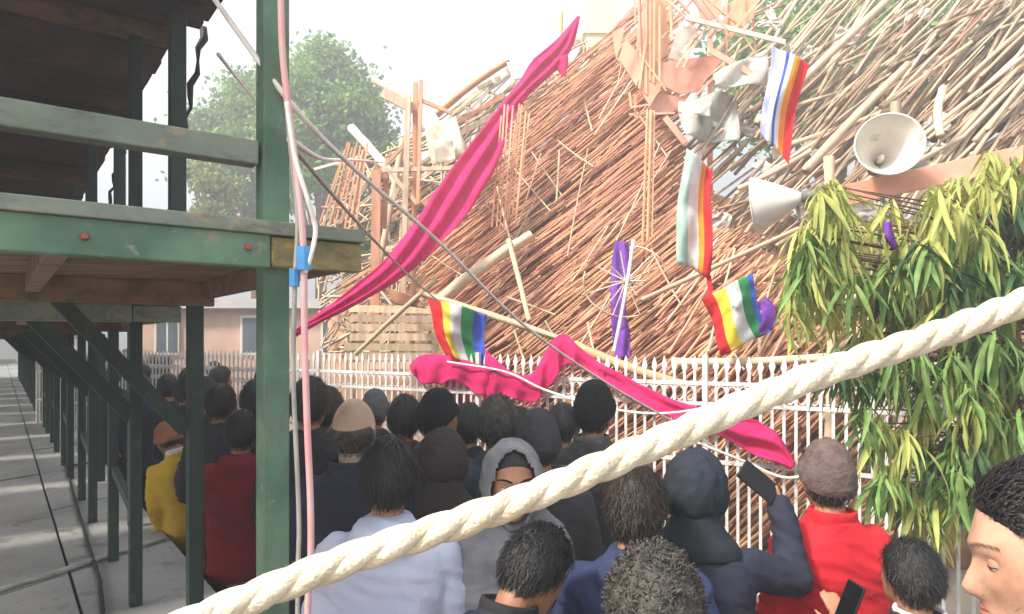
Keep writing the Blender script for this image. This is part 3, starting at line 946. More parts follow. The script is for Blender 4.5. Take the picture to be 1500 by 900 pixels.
ribbon('red_cloth', 'dark red cloth hanging behind the fence bars under the red-blue flag',
       [(668, 540, 6.45, 40), (672, 580, 6.45, 44), (668, 640, 6.45, 36), (672, 700, 6.45, 30)], mat('red_cloth', lin(176, 20, 44), lin(140, 14, 36), 5, 0.8, 0.2, 40), 2, 0.03, 30)
ribbon('cloth_strip', 'purple cloth strip hanging straight down behind the broken wheel',
       [(911, 354, 6.5, 20), (909, 400, 6.35, 28), (906, 450, 6.15, 22), (910, 490, 5.98, 26), (912, 524, 5.85, 22)], M['purple'], 1.4, 0.03, 40)
ribbon('cloth_scrap', 'small purple cloth scrap beside the five-striped flag', [(1116, 440, 5.0, 16), (1126, 456, 4.95, 22), (1124, 476, 4.95, 20), (1108, 492, 5.0, 10)], M['purple'], 1, 0.02, 20)
ribbon('cloth_scrap', 'purple cloth scrap near the small cone loudspeaker stem', [(1176, 336, 4.75, 14), (1182, 346, 4.72, 22), (1184, 360, 4.72, 20)], M['purple'], 1, 0.02, 14)
ribbon('cloth_scrap', 'purple cloth scrap caught among the yellowish upper leaves', [(1300, 325, 3.05, 12), (1302, 345, 3.03, 14), (1312, 364, 3.05, 10)], M['purple'], 1, 0.01, 14)

FC = {k: mat('flag_' + k, c, c2, 5, 0.85, 0.6, 22, trans=0.3) for k, c, c2 in (
    ('red', lin(226, 44, 50), lin(206, 30, 40)), ('orange', lin(240, 160, 40), lin(226, 140, 30)), ('yellow', lin(240, 222, 84), lin(226, 204, 60)),
    ('white', lin(232, 232, 230), lin(212, 214, 214)), ('green', lin(64, 180, 110), lin(50, 150, 92)), ('blue', lin(74, 104, 214), lin(58, 84, 186)),
    ('pale', lin(196, 214, 206), lin(150, 186, 170)), ('lilac', lin(150, 156, 214), lin(196, 198, 224)))}
def flag(label, quad, d, stripes, wave=0.03, ph=0.0, marks=False):
    """quad: TL TR BR BL in px (stripes run from TL-TR to BL-BR), stripes: (colour, width)"""
    nj = 26
    tot = sum(w for _, w in stripes)
    edges = [0]
    cols = []
    for k, (c, w) in enumerate(stripes):
        for _ in range(4):
            edges.append(edges[-1] + w / tot / 4); cols.append(k)
    q = [np.array(p, float) for p in quad]
    rows = []
    for j in range(nj + 1):
        t = j / nj
        row = []
        for s_ in edges:
            p = (q[0] * (1 - s_) + q[1] * s_) * (1 - t) + (q[3] * (1 - s_) + q[2] * s_) * t
            dd = wave * 1.3 * math.sin(7.5 * s_ + 2.0 * t + ph) + wave * 0.6 * math.sin(6 * t + 3 * s_ + ph * 2) + wave * 1.2 * noise.noise(Vector((s_ * 4, t * 5, ph)))
            sx = 3.5 * math.sin(5 * t + ph + 2 * s_)
            row.append(P(p[0] + sx, p[1] + 1.5 * math.sin(7 * s_ + ph), d + dd))
        rows.append(row)
    mb = MB(); mb.grid(rows, lambda i, j: cols[i])
    o = mb.build('flag', [FC[c] for c, _ in stripes], at=rows[0][0], smooth=True)
    so = o.modifiers.new('thickness', 'SOLIDIFY'); so.thickness = 0.002
    if marks:
        k = 0
        for (s0, t0, ds, dt) in marks:
            mk = MB()
            rr = []
            for a_ in range(5):
                s_ = s0 + ds * a_ / 4; t = t0 + dt * a_ / 4
                i = min(range(len(edges)), key=lambda z_: abs(edges[z_] - s_)); j = min(nj, int(t * nj))
                c = rows[j][i]
                rr.append(c + Vector((0, -0.006, 0)))
            mk.sweep(rr, 0.004, 5, flat=0.4)
            mk.build('printed_mark', FC['green'], parent=o, smooth=True).data.materials[0] = FC['pale']
    return tag(o, label, 'flag')
flag('striped flag hanging vertically, blue and white with orange and red edge', [(1128, 66), (1184, 94), (1152, 240), (1116, 196)], 5.6,
     [('lilac', 1.2), ('white', 1), ('blue', 0.5), ('white', 0.8), ('orange', 1.0), ('red', 1.5)], 0.03, 0.6)
flag('striped flag hanging long, pale green and white with orange and red edge', [(1003, 216), (1047, 250), (1038, 408), (988, 384)], 5.3,
     [('pale', 1.6), ('white', 1.5), ('orange', 0.8), ('red', 1.2)], 0.03, 2.1, marks=[(0.22, 0.48, 0.12, 0.03), (0.2, 0.55, 0.1, 0.02)])
flag('five-striped flag spread out flat, red yellow white green and blue', [(1027, 438), (1099, 400), (1127, 486), (1060, 522)], 4.95,
     [('red', 1.0), ('yellow', 1.0), ('white', 1.1), ('green', 0.9), ('blue', 0.5)], 0.03, 0.0, marks=[(0.46, 0.35, 0.08, 0.08), (0.5, 0.55, 0.08, 0.02), (0.46, 0.62, 0.05, 0.06)])
flag('striped flag draped over the fence, red yellow white green and blue', [(622, 436), (714, 460), (710, 552), (652, 516)], 6.1,
     [('red', 1.1), ('yellow', 0.7), ('white', 1.0), ('green', 1.1), ('blue', 1.1)], 0.04, 1.2)
mb = MB(); pts = [(1038, 404, 5.3), (1041, 425, 5.25), (1036, 438, 5.1)]
mb.sweep([P(*p) for p in pts], 0.02, 6, flat=0.3)
tag(mb.build('flag_tail', FC['red'], at=P(*pts[0])), 'thin red cloth tail hanging from the long striped flag', 'cloth')

# broken spoked wheel
wc = P(917, 412, 5.95)
wheel = empty('spoked_wheel', wc, 'broken straw coloured wheel with thin spokes over the purple cloth', 'wheel')
wr = 0.37
mb = MB(); mb.ell(wc, (0.035, 0.03, 0.035), nu=10, nv=6); mb.build('hub', M['pole'], parent=wheel, smooth=True)
for k in range(14):
    a_ = k * 2 * math.pi / 14 + 0.1 * math.sin(k * 3)
    L_ = wr * (1.0 if k in (1, 2, 3, 8, 9, 10, 11) else random.uniform(0.45, 0.85))
    mb = MB(); mb.sweep([wc, wc + Vector((math.cos(a_) * L_, 0.03 * math.sin(k), math.sin(a_) * L_ * 0.85))], [0.008, 0.006], 5)
    mb.build('spoke', M['pole'] if k % 2 else M['pale_board'], parent=wheel)
for (s0, s1) in ((165, 290), (15, 75), (300, 330)):
    mb = MB(); mb.sweep([wc + Vector((math.cos(R(t)) * wr, 0.02 * math.sin(t * 0.1), math.sin(R(t)) * wr * 0.85)) for t in np.linspace(s0, s1, 18)], 0.009, 6)
    mb.build('rim', M['pole'], parent=wheel, smooth=True)
pole_px('bamboo_pole', 'thin white rod leaning in front of the wheel and purple cloth', (928, 352), (899, 515), 2.6, M['sheet'], d0=5.85, d1=5.7)

# horn loudspeakers
M['horn'] = mat('horn_enamel', lin(226, 220, 212), lin(206, 198, 188), 4, 0.45, 0.1, 20, col3=(lin(178, 168, 156), 7, 0.64))
M['horn_dark'] = mat('horn_driver', lin(110, 108, 104), lin(90, 88, 84), 6, 0.5)
def horn(label, c, axis, rad, length, stem=0.16):
    """bell mouth centre c, axis points out of the mouth"""
    ax = axis.normalized()
    rt = empty('horn_loudspeaker', c, label, 'loudspeaker')
    q = ax.to_track_quat('Z', 'Y').to_matrix()
    prof = [(0, 1.0), (-0.03, 0.985), (-0.12, 0.94), (-0.28, 0.82), (-0.50, 0.64), (-0.75, 0.41), (-0.92, 0.25), (-1.0, 0.16)]
    def ringat(z_, r_, n_=36):
        return [c + q @ Vector((math.cos(2 * math.pi * k / n_) * r_, math.sin(2 * math.pi * k / n_) * r_, z_)) for k in range(n_)]
    mb = MB()
    outer = [ringat(z_ * length, r_ * rad) for z_, r_ in prof]
    inner = [ringat(z_ * length + 0.004, r_ * rad - 0.006) for z_, r_ in prof]
    mb.loft([inner[-1]] + inner[::-1][1:] + outer, caps=True)
    mb.build('bell', M['horn'], parent=rt, smooth=True)
    lp = MB(); rr = ringat(0.002, rad); lp.sweep(rr + [rr[0]], 0.007, 6, caps=False); lp.build('rim', M['horn'], parent=rt, smooth=True)
    th = MB(); th.loft([ringat(-length * 0.92, rad * 0.12, 16), ringat(-length * 0.7, rad * 0.09, 16), ringat(-length * 0.6, rad * 0.03, 16)])
    th.build('phase_plug', M['horn'], parent=rt, smooth=True)
    dr = MB(); dr.loft([ringat(-length * 0.98, rad * 0.16, 18), ringat(-length * 1.0, rad * 0.22, 18), ringat(-length - stem, rad * 0.22, 18), ringat(-length - stem * 1.1, rad * 0.1, 18)])
    dr.build('driver', M['horn_dark'], parent=rt, smooth=True)
    br = MB(); br.sweep([c - ax * (length * 0.9) - Vector((0, 0, rad * 0.2)), c - ax * (length * 0.95) - Vector((0, -0.01, rad * 0.9))], 0.012, 6)
    br.build('bracket', M['horn_dark'], parent=rt)
    return rt
horn('large open white horn loudspeaker facing forward above the leaves', P(1303, 211, 4.9), Vector((-0.28, -0.92, 0.12)), 0.228, 0.36)
horn('white cone loudspeaker seen from the side near the drooping leaves', P(1106, 301, 5.1), Vector((-0.86, 0.46, -0.08)), 0.20, 0.33, 0.14)
pole_px('bamboo_pole', 'grey upright pole carrying the cone loudspeaker above the leaves', (1214, 230), (1214, 640), 7, M['pole'], d0=5.12, d1=5.12)
mb = MB(); mb.beam(P(1168, 299, 5.1), P(1216, 297, 5.14), 0.02, 0.02); tag(mb.build('mounting_arm', M['horn_dark'], at=P(1216, 297, 5.14)), 'short dark arm holding the cone loudspeaker to its pole', 'bracket')
pole_px('bamboo_pole', 'grey upright pole behind the large open loudspeaker', (1312, 150), (1312, 640), 7, M['pole'], d0=5.36, d1=5.36)

# ropes and cables
def rope_px(name, label, pts, r, m, n=60, cat='rope', sides=7):
    sp = smooth_path(pts, n)
    mb = MB(); mb.sweep([P(*p) for p in sp], r, sides)
    return tag(mb.build(name, m, at=P(*sp[0]), smooth=True), label, cat)
M['pink_cable'] = mat('pink_cable', lin(222, 158, 160), lin(206, 180, 176), 9, 0.6, 0.2, 40)
M['grey_cable'] = mat('grey_cable', lin(176, 174, 168), lin(146, 146, 140), 9, 0.6, 0.2, 40)
M['blue_tape'] = mat('blue_tape', lin(90, 160, 214), lin(70, 140, 200), 9, 0.4)
rope_px('cable', 'thick pink cable hanging down beside the green post through blue tape', [(411, -30, 1.70), (413, 60, 1.70), (419, 130, 1.70), (428, 200, 1.70), (440, 300, 1.69), (445, 380, 1.69), (446, 480, 1.69), (450, 620, 1.69), (455, 740, 1.69), (455, 830, 1.69), (450, 940, 1.69), (448, 1500, 1.69), (448, 1675, 1.69)], 0.0085, M['pink_cable'])
rope_px('cable', 'thin grey cable hanging between the green post and the pink cable', [(418, 140, 1.72), (428, 240, 1.72), (436, 320, 1.71), (432, 420, 1.70), (430, 560, 1.72), (438, 760, 1.72), (436, 900, 1.72), (436, 1500, 1.72), (436, 1655, 1.72)], 0.006, M['grey_cable'])
rope_px('cable', 'pale cable looping from the pink cable past the beam end', [(420, 150, 1.68), (432, 230, 1.68), (450, 290, 1.68), (462, 335, 1.70), (456, 372, 1.68), (447, 400, 1.68)], 0.006, M['rope_white'])
mb = MB()
mb.sweep([P(445, 362, 1.685), P(446, 396, 1.685)], [0.019, 0.018], 10)
tag(mb.build('tape_wrap', M['blue_tape'], at=P(446, 380, 1.685)), 'bright blue tape wrapped round the cables at the yellow beam end', 'tape')
mb = MB()
mb.sweep([P(432, 394, 1.70), P(431, 420, 1.70)], [0.014, 0.013], 10)
tag(mb.build('tape_wrap', M['blue_tape'], at=P(432, 400, 1.70)), 'smaller blue tape wrapped round the grey cable under the beam end', 'tape')
rope_px('rope', 'taut whitish rope running from the green post across the heap to the fence', [(300, -20, 1.9), (425, 150, 1.80), (520, 248, 2.2), (640, 352, 2.8), (760, 470, 3.4), (880, 556, 4.0), (1000, 626, 4.6), (1060, 664, 4.8)], 0.0075, M['rope_white'], 80)
rope_px('rope', 'thin grey rope slanting from the green post past the leaning pole', [(428, 215, 1.8), (500, 300, 2.6), (560, 365, 3.5), (600, 405, 4.6), (640, 440, 6.4)], 0.007, M['grey_cable'])
rope_px('rope', 'thin rope from the stand roof across the sky to the tree', [(320, 80, 2.6), (345, 112, 3.6), (372, 145, 6)], 0.008, M['rope_white'])
rope_px('rope', 'thin pale rope running level from the green post to the brown laths', [(425, 205, 1.80), (470, 232, 3.2), (520, 235, 5.5), (560, 238, 7.4)], 0.010, M['rope_white'])
rope_px('rope', 'slack white rope looping along the fence over the wide pink cloth', [(655, 530, 6.1), (740, 545, 5.8), (800, 572, 5.55), (880, 596, 5.25), (960, 606, 5.0), (1040, 596, 4.8), (1140, 566, 4.62)], 0.009, M['rope_white'])
rope_px('rope', 'white rope tied low on the fence beside the raised telephone', [(1000, 640, 4.75), (1050, 660, 4.70), (1090, 676, 4.68), (1150, 700, 4.6), (1200, 690, 4.5)], 0.010, M['rope_white'])

# thick twisted foreground rope
M['rope'] = mat('cream_cotton_rope', lin(222, 211, 190), lin(196, 182, 158), 14, 0.9, 0.5, 160, col3=(lin(190, 176, 150), 30, 0.66))
rope = empty('twisted_rope', P(300, 915, 0.80), 'thick cream twisted rope stretched across the foreground', 'rope')
path = smooth_path([(-40, 1040, 0.78), (150, 965, 0.79), (340, 888, 0.80), (520, 816, 0.82), (740, 742, 0.85), (960, 650, 0.88), (1180, 556, 0.91), (1380, 488, 0.94), (1560, 420, 0.98), (1900, 300, 1.05)], 460)
cl = [P(*p) for p in path]
arc = [0]
for i in range(1, len(cl)):
    arc.append(arc[-1] + (cl[i] - cl[i - 1]).length)
for k in range(3):
    pts = []
    for i, c in enumerate(cl):
        t = (cl[min(i + 1, len(cl) - 1)] - cl[max(i - 1, 0)]).normalized()
        x = t.cross(Vector((0, 0, 1))).normalized(); y = x.cross(t)
        an = arc[i] / 0.155 * 2 * math.pi + k * 2 * math.pi / 3
        rr_ = 0.0072 + 0.0009 * noise.noise(Vector((arc[i] * 9, k, 0)))
        pts.append(c + x * math.cos(an) * rr_ + y * math.sin(an) * rr_)
    mb = MB(); mb.sweep(pts, [0.0132 + 0.0012 * noise.noise(Vector((q_ * 14, k * 5, 2))) for q_ in arc], 12)
    mb.build('strand', M['rope'], parent=rope, smooth=True)
# loose fibres
fz = MB()
for _ in range(2600):
    i = random.randrange(4, len(cl) - 4)
    d_ = Vector((random.gauss(0, 1), random.gauss(0, 1), random.gauss(0, 1))).normalized()
    a_ = cl[i] + d_ * 0.0185
    t = (cl[i + 2] - cl[i - 2]).normalized() * random.choice((-1, 1))
    b_ = a_ + d_ * random.uniform(0.002, 0.008) + t * random.uniform(0.006, 0.016)
    w_ = t.cross(d_).normalized() * 0.0004
    fz.face([a_ - w_, a_ + w_, b_])
o = fz.build('loose_fibre', M['rope'], parent=rope); o['kind'] = 'stuff'
# ------------------------------------------------------------------ trees
M['bark'] = mat('brown_bark', lin(120, 88, 68), lin(84, 62, 50), 8, 0.9, 0.6, 20)
M['bark_red'] = mat('red_brown_bark', lin(140, 92, 72), lin(104, 66, 54), 8, 0.9, 0.5, 20)
def leafmat(name, c1, c2, val=(0.6, 1.25), tr=0.35):
    return mat(name, c1, c2, 1.2, 0.6, rnd=('island', val[0], val[1], 0.025), trans=tr)
M['leaf_tree'] = leafmat('tree_leaves', lin(128, 166, 66), lin(86, 124, 52))
M['leaf_yel'] = leafmat('yellow_green_leaves', lin(150, 158, 84), lin(112, 130, 72))
M['leaf_dark'] = leafmat('dark_leaves', lin(104, 128, 84), lin(72, 96, 66))

def tree(label, base, height, crown_c, crown_r, nleaf, leaf, m, group=None, nclump=60, seed=1, name='tree'):
    rng = np.random.default_rng(seed)
    rt = empty(name, base, label, 'tree', group)
    base = Vector(base); crown_c = Vector(crown_c)
    tb_ = MB()
    top = crown_c + Vector((0, 0, crown_r[2] * 0.4))
    r0 = height * 0.022
    pts = [base, base * 0.6 + Vector((crown_c.x, crown_c.y, base.z + height * 0.3)) * 0.4, crown_c, top]
    tb_.sweep(pts, [r0, r0 * 0.8, r0 * 0.5, r0 * 0.12], 9)
    # clumps
    cl_ = []
    while len(cl_) < nclump:
        q = rng.normal(size=3); q /= np.linalg.norm(q)
        rad = rng.uniform(0.35, 1.0) ** 0.5
        n_ = 1 + 0.28 * noise.noise(Vector(q * 2.2 + seed))
        cl_.append(q * rad * np.array(crown_r) * n_)
    cl_ = np.array(cl_)
    for c in cl_[:22]:
        s_ = Vector(pts[1]).lerp(crown_c, rng.uniform(0.3, 1.0))
        e_ = crown_c + Vector(c * 0.9)
        mdl = (s_ + e_) / 2 + Vector((0, 0, -0.05 * height * rng.uniform(0, 1)))
        tb_.sweep([s_, mdl, e_], [r0 * 0.35, r0 * 0.2, r0 * 0.06], 6)
    tb_.build('trunk', M['bark'], parent=rt, smooth=True)
    per = nleaf // nclump
    cr = np.mean(crown_r) * 0.30
    ctr = np.repeat(cl_, per, 0)
    off = rng.normal(size=(len(ctr), 3)) * cr * rng.uniform(0.35, 0.8, (len(ctr), 1)) * np.array([1, 1, 0.75])
    pos = ctr + off + np.array(crown_c)
    dirs = rng.normal(size=(len(ctr), 3)) + np.array([0, 0, -0.5]); dirs /= np.linalg.norm(dirs, axis=1, keepdims=True)
    side = np.cross(dirs, rng.normal(size=(len(ctr), 3))); side /= np.linalg.norm(side, axis=1, keepdims=True)
    L_ = leaf * rng.uniform(0.7, 1.3, (len(ctr), 1))
    v = np.empty((len(ctr), 4, 3))
    v[:, 0] = pos; v[:, 1] = pos + dirs * L_ * 0.5 + side * L_ * 0.28
    v[:, 2] = pos + dirs * L_; v[:, 3] = pos + dirs * L_ * 0.5 - side * L_ * 0.28
    v -= np.array(base)
    me = bpy.data.meshes.new('crown')
    N_ = len(ctr)
    me.from_pydata(v.reshape(-1, 3).tolist(), [], np.arange(N_ * 4).reshape(-1, 4).tolist())
    me.materials.append(m)
    inst('crown', me, rt)
    return rt
def tree_px(label, px, ytop, ybot, wpx, d, n_, leaf, m, seed, nclump=60, squash=0.8):
    t_, b_ = P(px, ytop, d), P(px, ybot, d)
    rz = (t_.z - b_.z) / 2; rx = wpx / 2000.0 * d
    return tree(label, (t_.x, d, 0), t_.z, (t_.x, d, (t_.z + b_.z) / 2), (rx * 0.85, rx * squash, rz * 0.85), n_, leaf, m, None, nclump, seed)
tree_px('tall hazy green tree rising between the green post and the heap', 470, 62, 300, 190, 21, 34000, 0.19, M['leaf_tree'], 3, 70)
tree_px('broad grey-green tree behind the green post above the beam', 375, 110, 330, 190, 23, 30000, 0.19, M['leaf_tree'], 5, 60)
tree_px('low yellow-green tree left of the taller trees above the beam', 300, 225, 380, 90, 19, 8000, 0.16, M['leaf_yel'], 8, 30)
tree_px('dark green tree behind the brown laths left of the pink cloth', 560, 190, 470, 150, 15, 14000, 0.15, M['leaf_dark'], 9, 50)
tree_px('tree whose thin leaves show behind the upper bamboo poles', 1230, -60, 260, 420, 16, 12000, 0.20, M['leaf_tree'], 11, 70)
for i, (u_, v_, h_, s_) in enumerate(((50, 3.0, 7, 21), (46, -5.0, 8, 22), (56, 9, 9, 23))):
    p = W(u_, v_, 0)
    tree(('dark tree closing the far end of the walkway', 'leafy tree standing left of the far walkway end', 'tree beyond the fence at the far walkway end')[i], p, h_, p + Vector((0, 0, h_ * 0.62)), (h_ * 0.32, h_ * 0.32, h_ * 0.36), 5000, 0.28, M['leaf_dark'], None, 35, s_)

# drooping mast tree on the right
rng = random.Random(5)
LEAF = {'lime': mat('lime_leaf', lin(188, 190, 110), lin(156, 166, 90), 3, 0.6, rnd=('object', 0.8, 1.15, 0.015), trans=0.35),
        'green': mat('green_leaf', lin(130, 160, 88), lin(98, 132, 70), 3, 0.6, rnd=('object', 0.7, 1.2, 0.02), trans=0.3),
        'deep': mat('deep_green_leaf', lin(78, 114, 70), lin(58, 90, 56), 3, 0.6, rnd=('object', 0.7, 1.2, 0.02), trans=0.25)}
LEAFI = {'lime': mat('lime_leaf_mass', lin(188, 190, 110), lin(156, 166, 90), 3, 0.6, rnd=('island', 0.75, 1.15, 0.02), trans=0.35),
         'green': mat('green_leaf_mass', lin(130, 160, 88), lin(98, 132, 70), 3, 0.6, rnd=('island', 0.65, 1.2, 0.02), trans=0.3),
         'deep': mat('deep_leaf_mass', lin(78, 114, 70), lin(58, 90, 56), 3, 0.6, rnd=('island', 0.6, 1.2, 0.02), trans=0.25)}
def leaf_geo(L_, w_, droop, wav):
    """long pointed leaf starting along +x, bending to -z; returns 3 columns"""
    rows = []
    ns = 7
    pos = Vector((0, 0, 0)); ang = 0.0
    for k in range(ns):
        t = k / (ns - 1)
        ww = w_ * (math.sin(math.pi * min(t * 0.92 + 0.06, 1)) ** 0.8) * (1 - 0.25 * t)
        dirv = Vector((math.cos(ang), 0, -math.sin(ang)))
        nrm = Vector((math.sin(ang), 0, math.cos(ang)))
        wv = wav * math.sin(t * 11)
        rows.append([pos + Vector((0, -ww, 0)) + nrm * (ww * 0.5 + wv * ww), pos.copy(), pos + Vector((0, ww, 0)) + nrm * (ww * 0.5 - wv * ww)])
        ang += droop / ns
        pos = pos + dirv * (L_ / (ns - 1))
    return rows
mast_base = P(1480, 500, 3.75); mast_base.z = 0
mast = empty('mast_tree', mast_base, 'leafy tree with long drooping yellow-green leaves over the red jacket', 'tree')
polyM = [(1150, 395), (1172, 320), (1205, 262), (1290, 280), (1400, 246), (1470, 205), (1560, 180), (1700, 190), (1720, 640), (1490, 610), (1405, 700), (1330, 720), (1262, 690), (1240, 560), (1225, 470), (1160, 450)]
tr_ = MB()
trunk = [mast_base, Vector((mast_base.x - 0.04, mast_base.y, 1.0)), Vector((mast_base.x + 0.02, mast_base.y + 0.03, 2.0)), Vector((mast_base.x + 0.10, mast_base.y + 0.02, 2.8)), Vector((mast_base.x + 0.12, mast_base.y, 3.4))]
tr_.sweep(trunk, [0.07, 0.055, 0.045, 0.03, 0.012], 10)
for q in (((1478, 420), 0.03),):
    pass
tr_.build('trunk', M['bark_red'], parent=mast, smooth=True)
clusters = []
tries = 0
while len(clusters) < 250 and tries < 9000:
    tries += 1
    px, py = rng.uniform(1140, 1720), rng.uniform(180, 720)
    if not inside(polyM, px, py):
        continue
    e_ = min(1.0, max(0, (px - 1150) / 200.0))
    d = rng.uniform(3.0, 3.5 + 0.9 * e_)
    if px > 1600 and rng.random() < 0.5:
        continue
    clusters.append((px, py, d))
# the clumps whose outline reads in the photo
for (px, py) in ((1205, 275), (1200, 330), (1190, 345), (1175, 370), (1165, 410), (1230, 350), (1250, 400), (1300, 300), (1380, 285), (1390, 350), (1400, 390), (1440, 270), (1480, 240), (1340, 380), (1270, 470), (1310, 540), (1350, 520), (1400, 520), (1290, 620), (1330, 640), (1300, 690), (1265, 600), (1440, 330), (1160, 440), (1238, 520), (1330, 710), (1370, 700), (1400, 690), (1430, 660), (1450, 700), (1470, 650), (1350, 740), (1385, 735), (1420, 720), (1440, 600), (1400, 640)):
    clusters.append((px, py, rng.uniform(3.0, 3.2)))
br = MB()
allleaves = []
lv_bank = [leaf_geo(1.0, 0.052, dr, wv) for dr, wv in ((0.7, 0.25), (1.0, 0.45), (1.2, 0.3), (0.5, 0.5), (0.9, 0.15))]
for (px, py, d) in clusters:
    c = P(px, py, d)
    s_ = Vector((mast_base.x + 0.06, mast_base.y + 0.02, min(max(c.z - 0.12, 0.8), 2.7)))
    md = (s_ + c) / 2 + Vector((0, 0, 0.02))
    br.sweep([s_, md, c], [0.008, 0.005, 0.003], 5)
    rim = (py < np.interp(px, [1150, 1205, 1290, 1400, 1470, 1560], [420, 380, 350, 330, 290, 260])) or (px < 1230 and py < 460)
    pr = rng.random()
    kind = 'lime' if (rim and pr < 0.75) or pr < 0.26 else ('deep' if (d > 3.4 or pr > 0.85) and not rim else 'green')  # lime mostly on the upper and left rim, deep green farther back
    nl = rng.randint(13, 20)
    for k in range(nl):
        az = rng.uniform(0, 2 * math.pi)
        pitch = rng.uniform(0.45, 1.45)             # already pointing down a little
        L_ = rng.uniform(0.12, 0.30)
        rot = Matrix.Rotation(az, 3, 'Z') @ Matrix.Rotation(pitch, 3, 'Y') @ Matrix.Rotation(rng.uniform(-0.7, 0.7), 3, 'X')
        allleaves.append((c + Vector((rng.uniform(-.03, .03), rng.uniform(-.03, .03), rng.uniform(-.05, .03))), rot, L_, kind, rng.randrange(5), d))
br.build('branch', M['bark'], parent=mast, smooth=True)
# the 300 nearest in frame are single leaves, the rest one mass per colour
vis = [i for i, l in enumerate(allleaves) if 0.38 < l[0].x / l[0].y < 0.75]
vis.sort(key=lambda i: allleaves[i][0].y - allleaves[i][2])
pick = set(vis[:300])
lmesh = {}
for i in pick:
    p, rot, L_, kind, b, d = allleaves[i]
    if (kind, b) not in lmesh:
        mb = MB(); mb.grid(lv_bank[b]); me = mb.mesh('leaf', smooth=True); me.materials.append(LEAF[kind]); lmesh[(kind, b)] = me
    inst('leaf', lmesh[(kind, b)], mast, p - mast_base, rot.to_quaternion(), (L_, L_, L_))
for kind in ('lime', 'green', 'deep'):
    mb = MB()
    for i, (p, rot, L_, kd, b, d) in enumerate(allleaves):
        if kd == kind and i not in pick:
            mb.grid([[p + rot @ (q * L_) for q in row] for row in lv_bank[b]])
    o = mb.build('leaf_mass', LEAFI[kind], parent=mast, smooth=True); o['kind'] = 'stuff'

# ------------------------------------------------------------------ buildings behind
M['pinkwall'] = mat('pinkish_plaster', lin(206, 176, 156), lin(186, 154, 136), 2, 0.85, 0.2, 20)
M['cream_wall'] = mat('cream_plaster', lin(240, 226, 180), lin(228, 212, 166), 2, 0.85, 0.1, 20)
M['grey_wall'] = mat('grey_plaster', lin(196, 192, 190), lin(176, 172, 172), 2, 0.85, 0.1, 20)
M['glass'] = mat('window_glass', lin(96, 104, 112), lin(76, 84, 92), 2, 0.15, spec=0.6)
M['frame'] = mat('white_frame', lin(214, 210, 204), None, rough=0.6)
d = 15.0
def wall(mb, x0, x1, y0, y1, dd, depth):
    a_, b_ = P(x0, y0, dd), P(x1, y1, dd)
    zb, zt = min(a_.z, b_.z), max(a_.z, b_.z)
    mb.box(Vector(((a_.x + b_.x) / 2, dd + depth / 2, (zb + zt) / 2)), Vector(((b_.x - a_.x) / 2, 0, 0)), Vector((0, depth / 2, 0)), Vector((0, 0, (zt - zb) / 2)))
hb = P(330, 634, d); hb.z = 0
house = empty('house', hb, 'low pinkish plastered house with grey window behind the fence', 'house')
mb = MB(); wall(mb, 205, 640, 452, 634, d, 5); mb.build('wall', M['pinkwall'], parent=house)
mb = MB(); wall(mb, 195, 650, 438, 451.7, d - 0.25, 5.5); mb.build('roof_slab', M['grey_wall'], parent=house)
for (x0, x1, y0, y1) in ((352, 402, 462, 520), (226, 262, 466, 520), (470, 520, 464, 520)):
    mb = MB(); wall(mb, x0, x1, y0, y1, d - 0.06, 0.055); wn = mb.build('window', M['frame'], parent=house)
    mid = (x0 + x1) / 2
    for (a_, b_) in ((x0 + 3, mid - 2), (mid + 2, x1 - 3)):
        mb = MB(); wall(mb, a_, b_, y0 + 4, y1 - 4, d - 0.075, 0.012); mb.build('pane', M['glass'], parent=wn)
# cream tower behind the heap
d = 17.0
tb0 = P(880, 618, d); tb0.z = 0
tower2 = empty('cream_tower', tb0, 'tall cream tower rising behind the heap beside the pink cloth tip', 'tower')
mb = MB(); wall(mb, 858, 906, -120, 617, d, 0.9); mb.build('shaft', M['cream_wall'], parent=tower2)
mb = MB(); wall(mb, 854, 910, 40, 48, d - 0.06, 1.02); mb.build('cornice', M['cream_wall'], parent=tower2)
mb = MB(); wall(mb, 907, 960, -30, 588, d + 5, 3); bl = mb.build('wall', M['grey_wall'], at=P(930, 588, d + 5))
bl.name = 'grey_building'; tag(bl, 'grey building corner behind the cream tower', 'building')
# ------------------------------------------------------------------ people
def fabric(name, c, c2=None, scale=5, rough=0.85, bump=0.9, bs=13, col3=None):
    c2 = c2 or tuple([x * 0.72 for x in c[:3]] + [1])
    return mat(name, c, c2, scale, rough, bump, bs, spec=0.25, col3=col3)
SKIN = {'mid': mat('skin_brown', lin(176, 128, 100), lin(156, 108, 82), 7, 0.5, 0.1, 160, sss=0.15),
        'fair': mat('skin_light_brown', lin(196, 154, 130), lin(164, 120, 98), 16, 0.5, 0.10, 260, sss=0.15, detail=7, col3=(lin(158, 114, 94), 38, 0.68)),
        'dark': mat('skin_dark_brown', lin(140, 96, 72), lin(120, 80, 60), 7, 0.5, 0.1, 160, sss=0.1),
        'bald': mat('bald_scalp', lin(190, 160, 140), lin(166, 136, 116), 7, 0.45, 0.1, 160, sss=0.15)}
HAIR = {'black': mat('black_hair', lin(26, 24, 25), lin(22, 20, 22), 30, 0.5, 0.5, 200, spec=0.5),
        'brown': mat('dark_brown_hair', lin(54, 42, 36), lin(34, 27, 24), 30, 0.5, 0.5, 200),
        'grey': mat('grizzled_hair', lin(78, 74, 68), lin(44, 41, 38), 40, 0.55, 0.5, 200)}
TROUS = fabric('dark_trousers', lin(52, 52, 58))
TROUS2 = fabric('grey_trousers', lin(92, 88, 84))
SHOE = mat('dark_shoe', lin(40, 36, 34), lin(28, 26, 26), 9, 0.5)
EYEW = mat('eye_white', lin(226, 220, 214), None, rough=0.2)
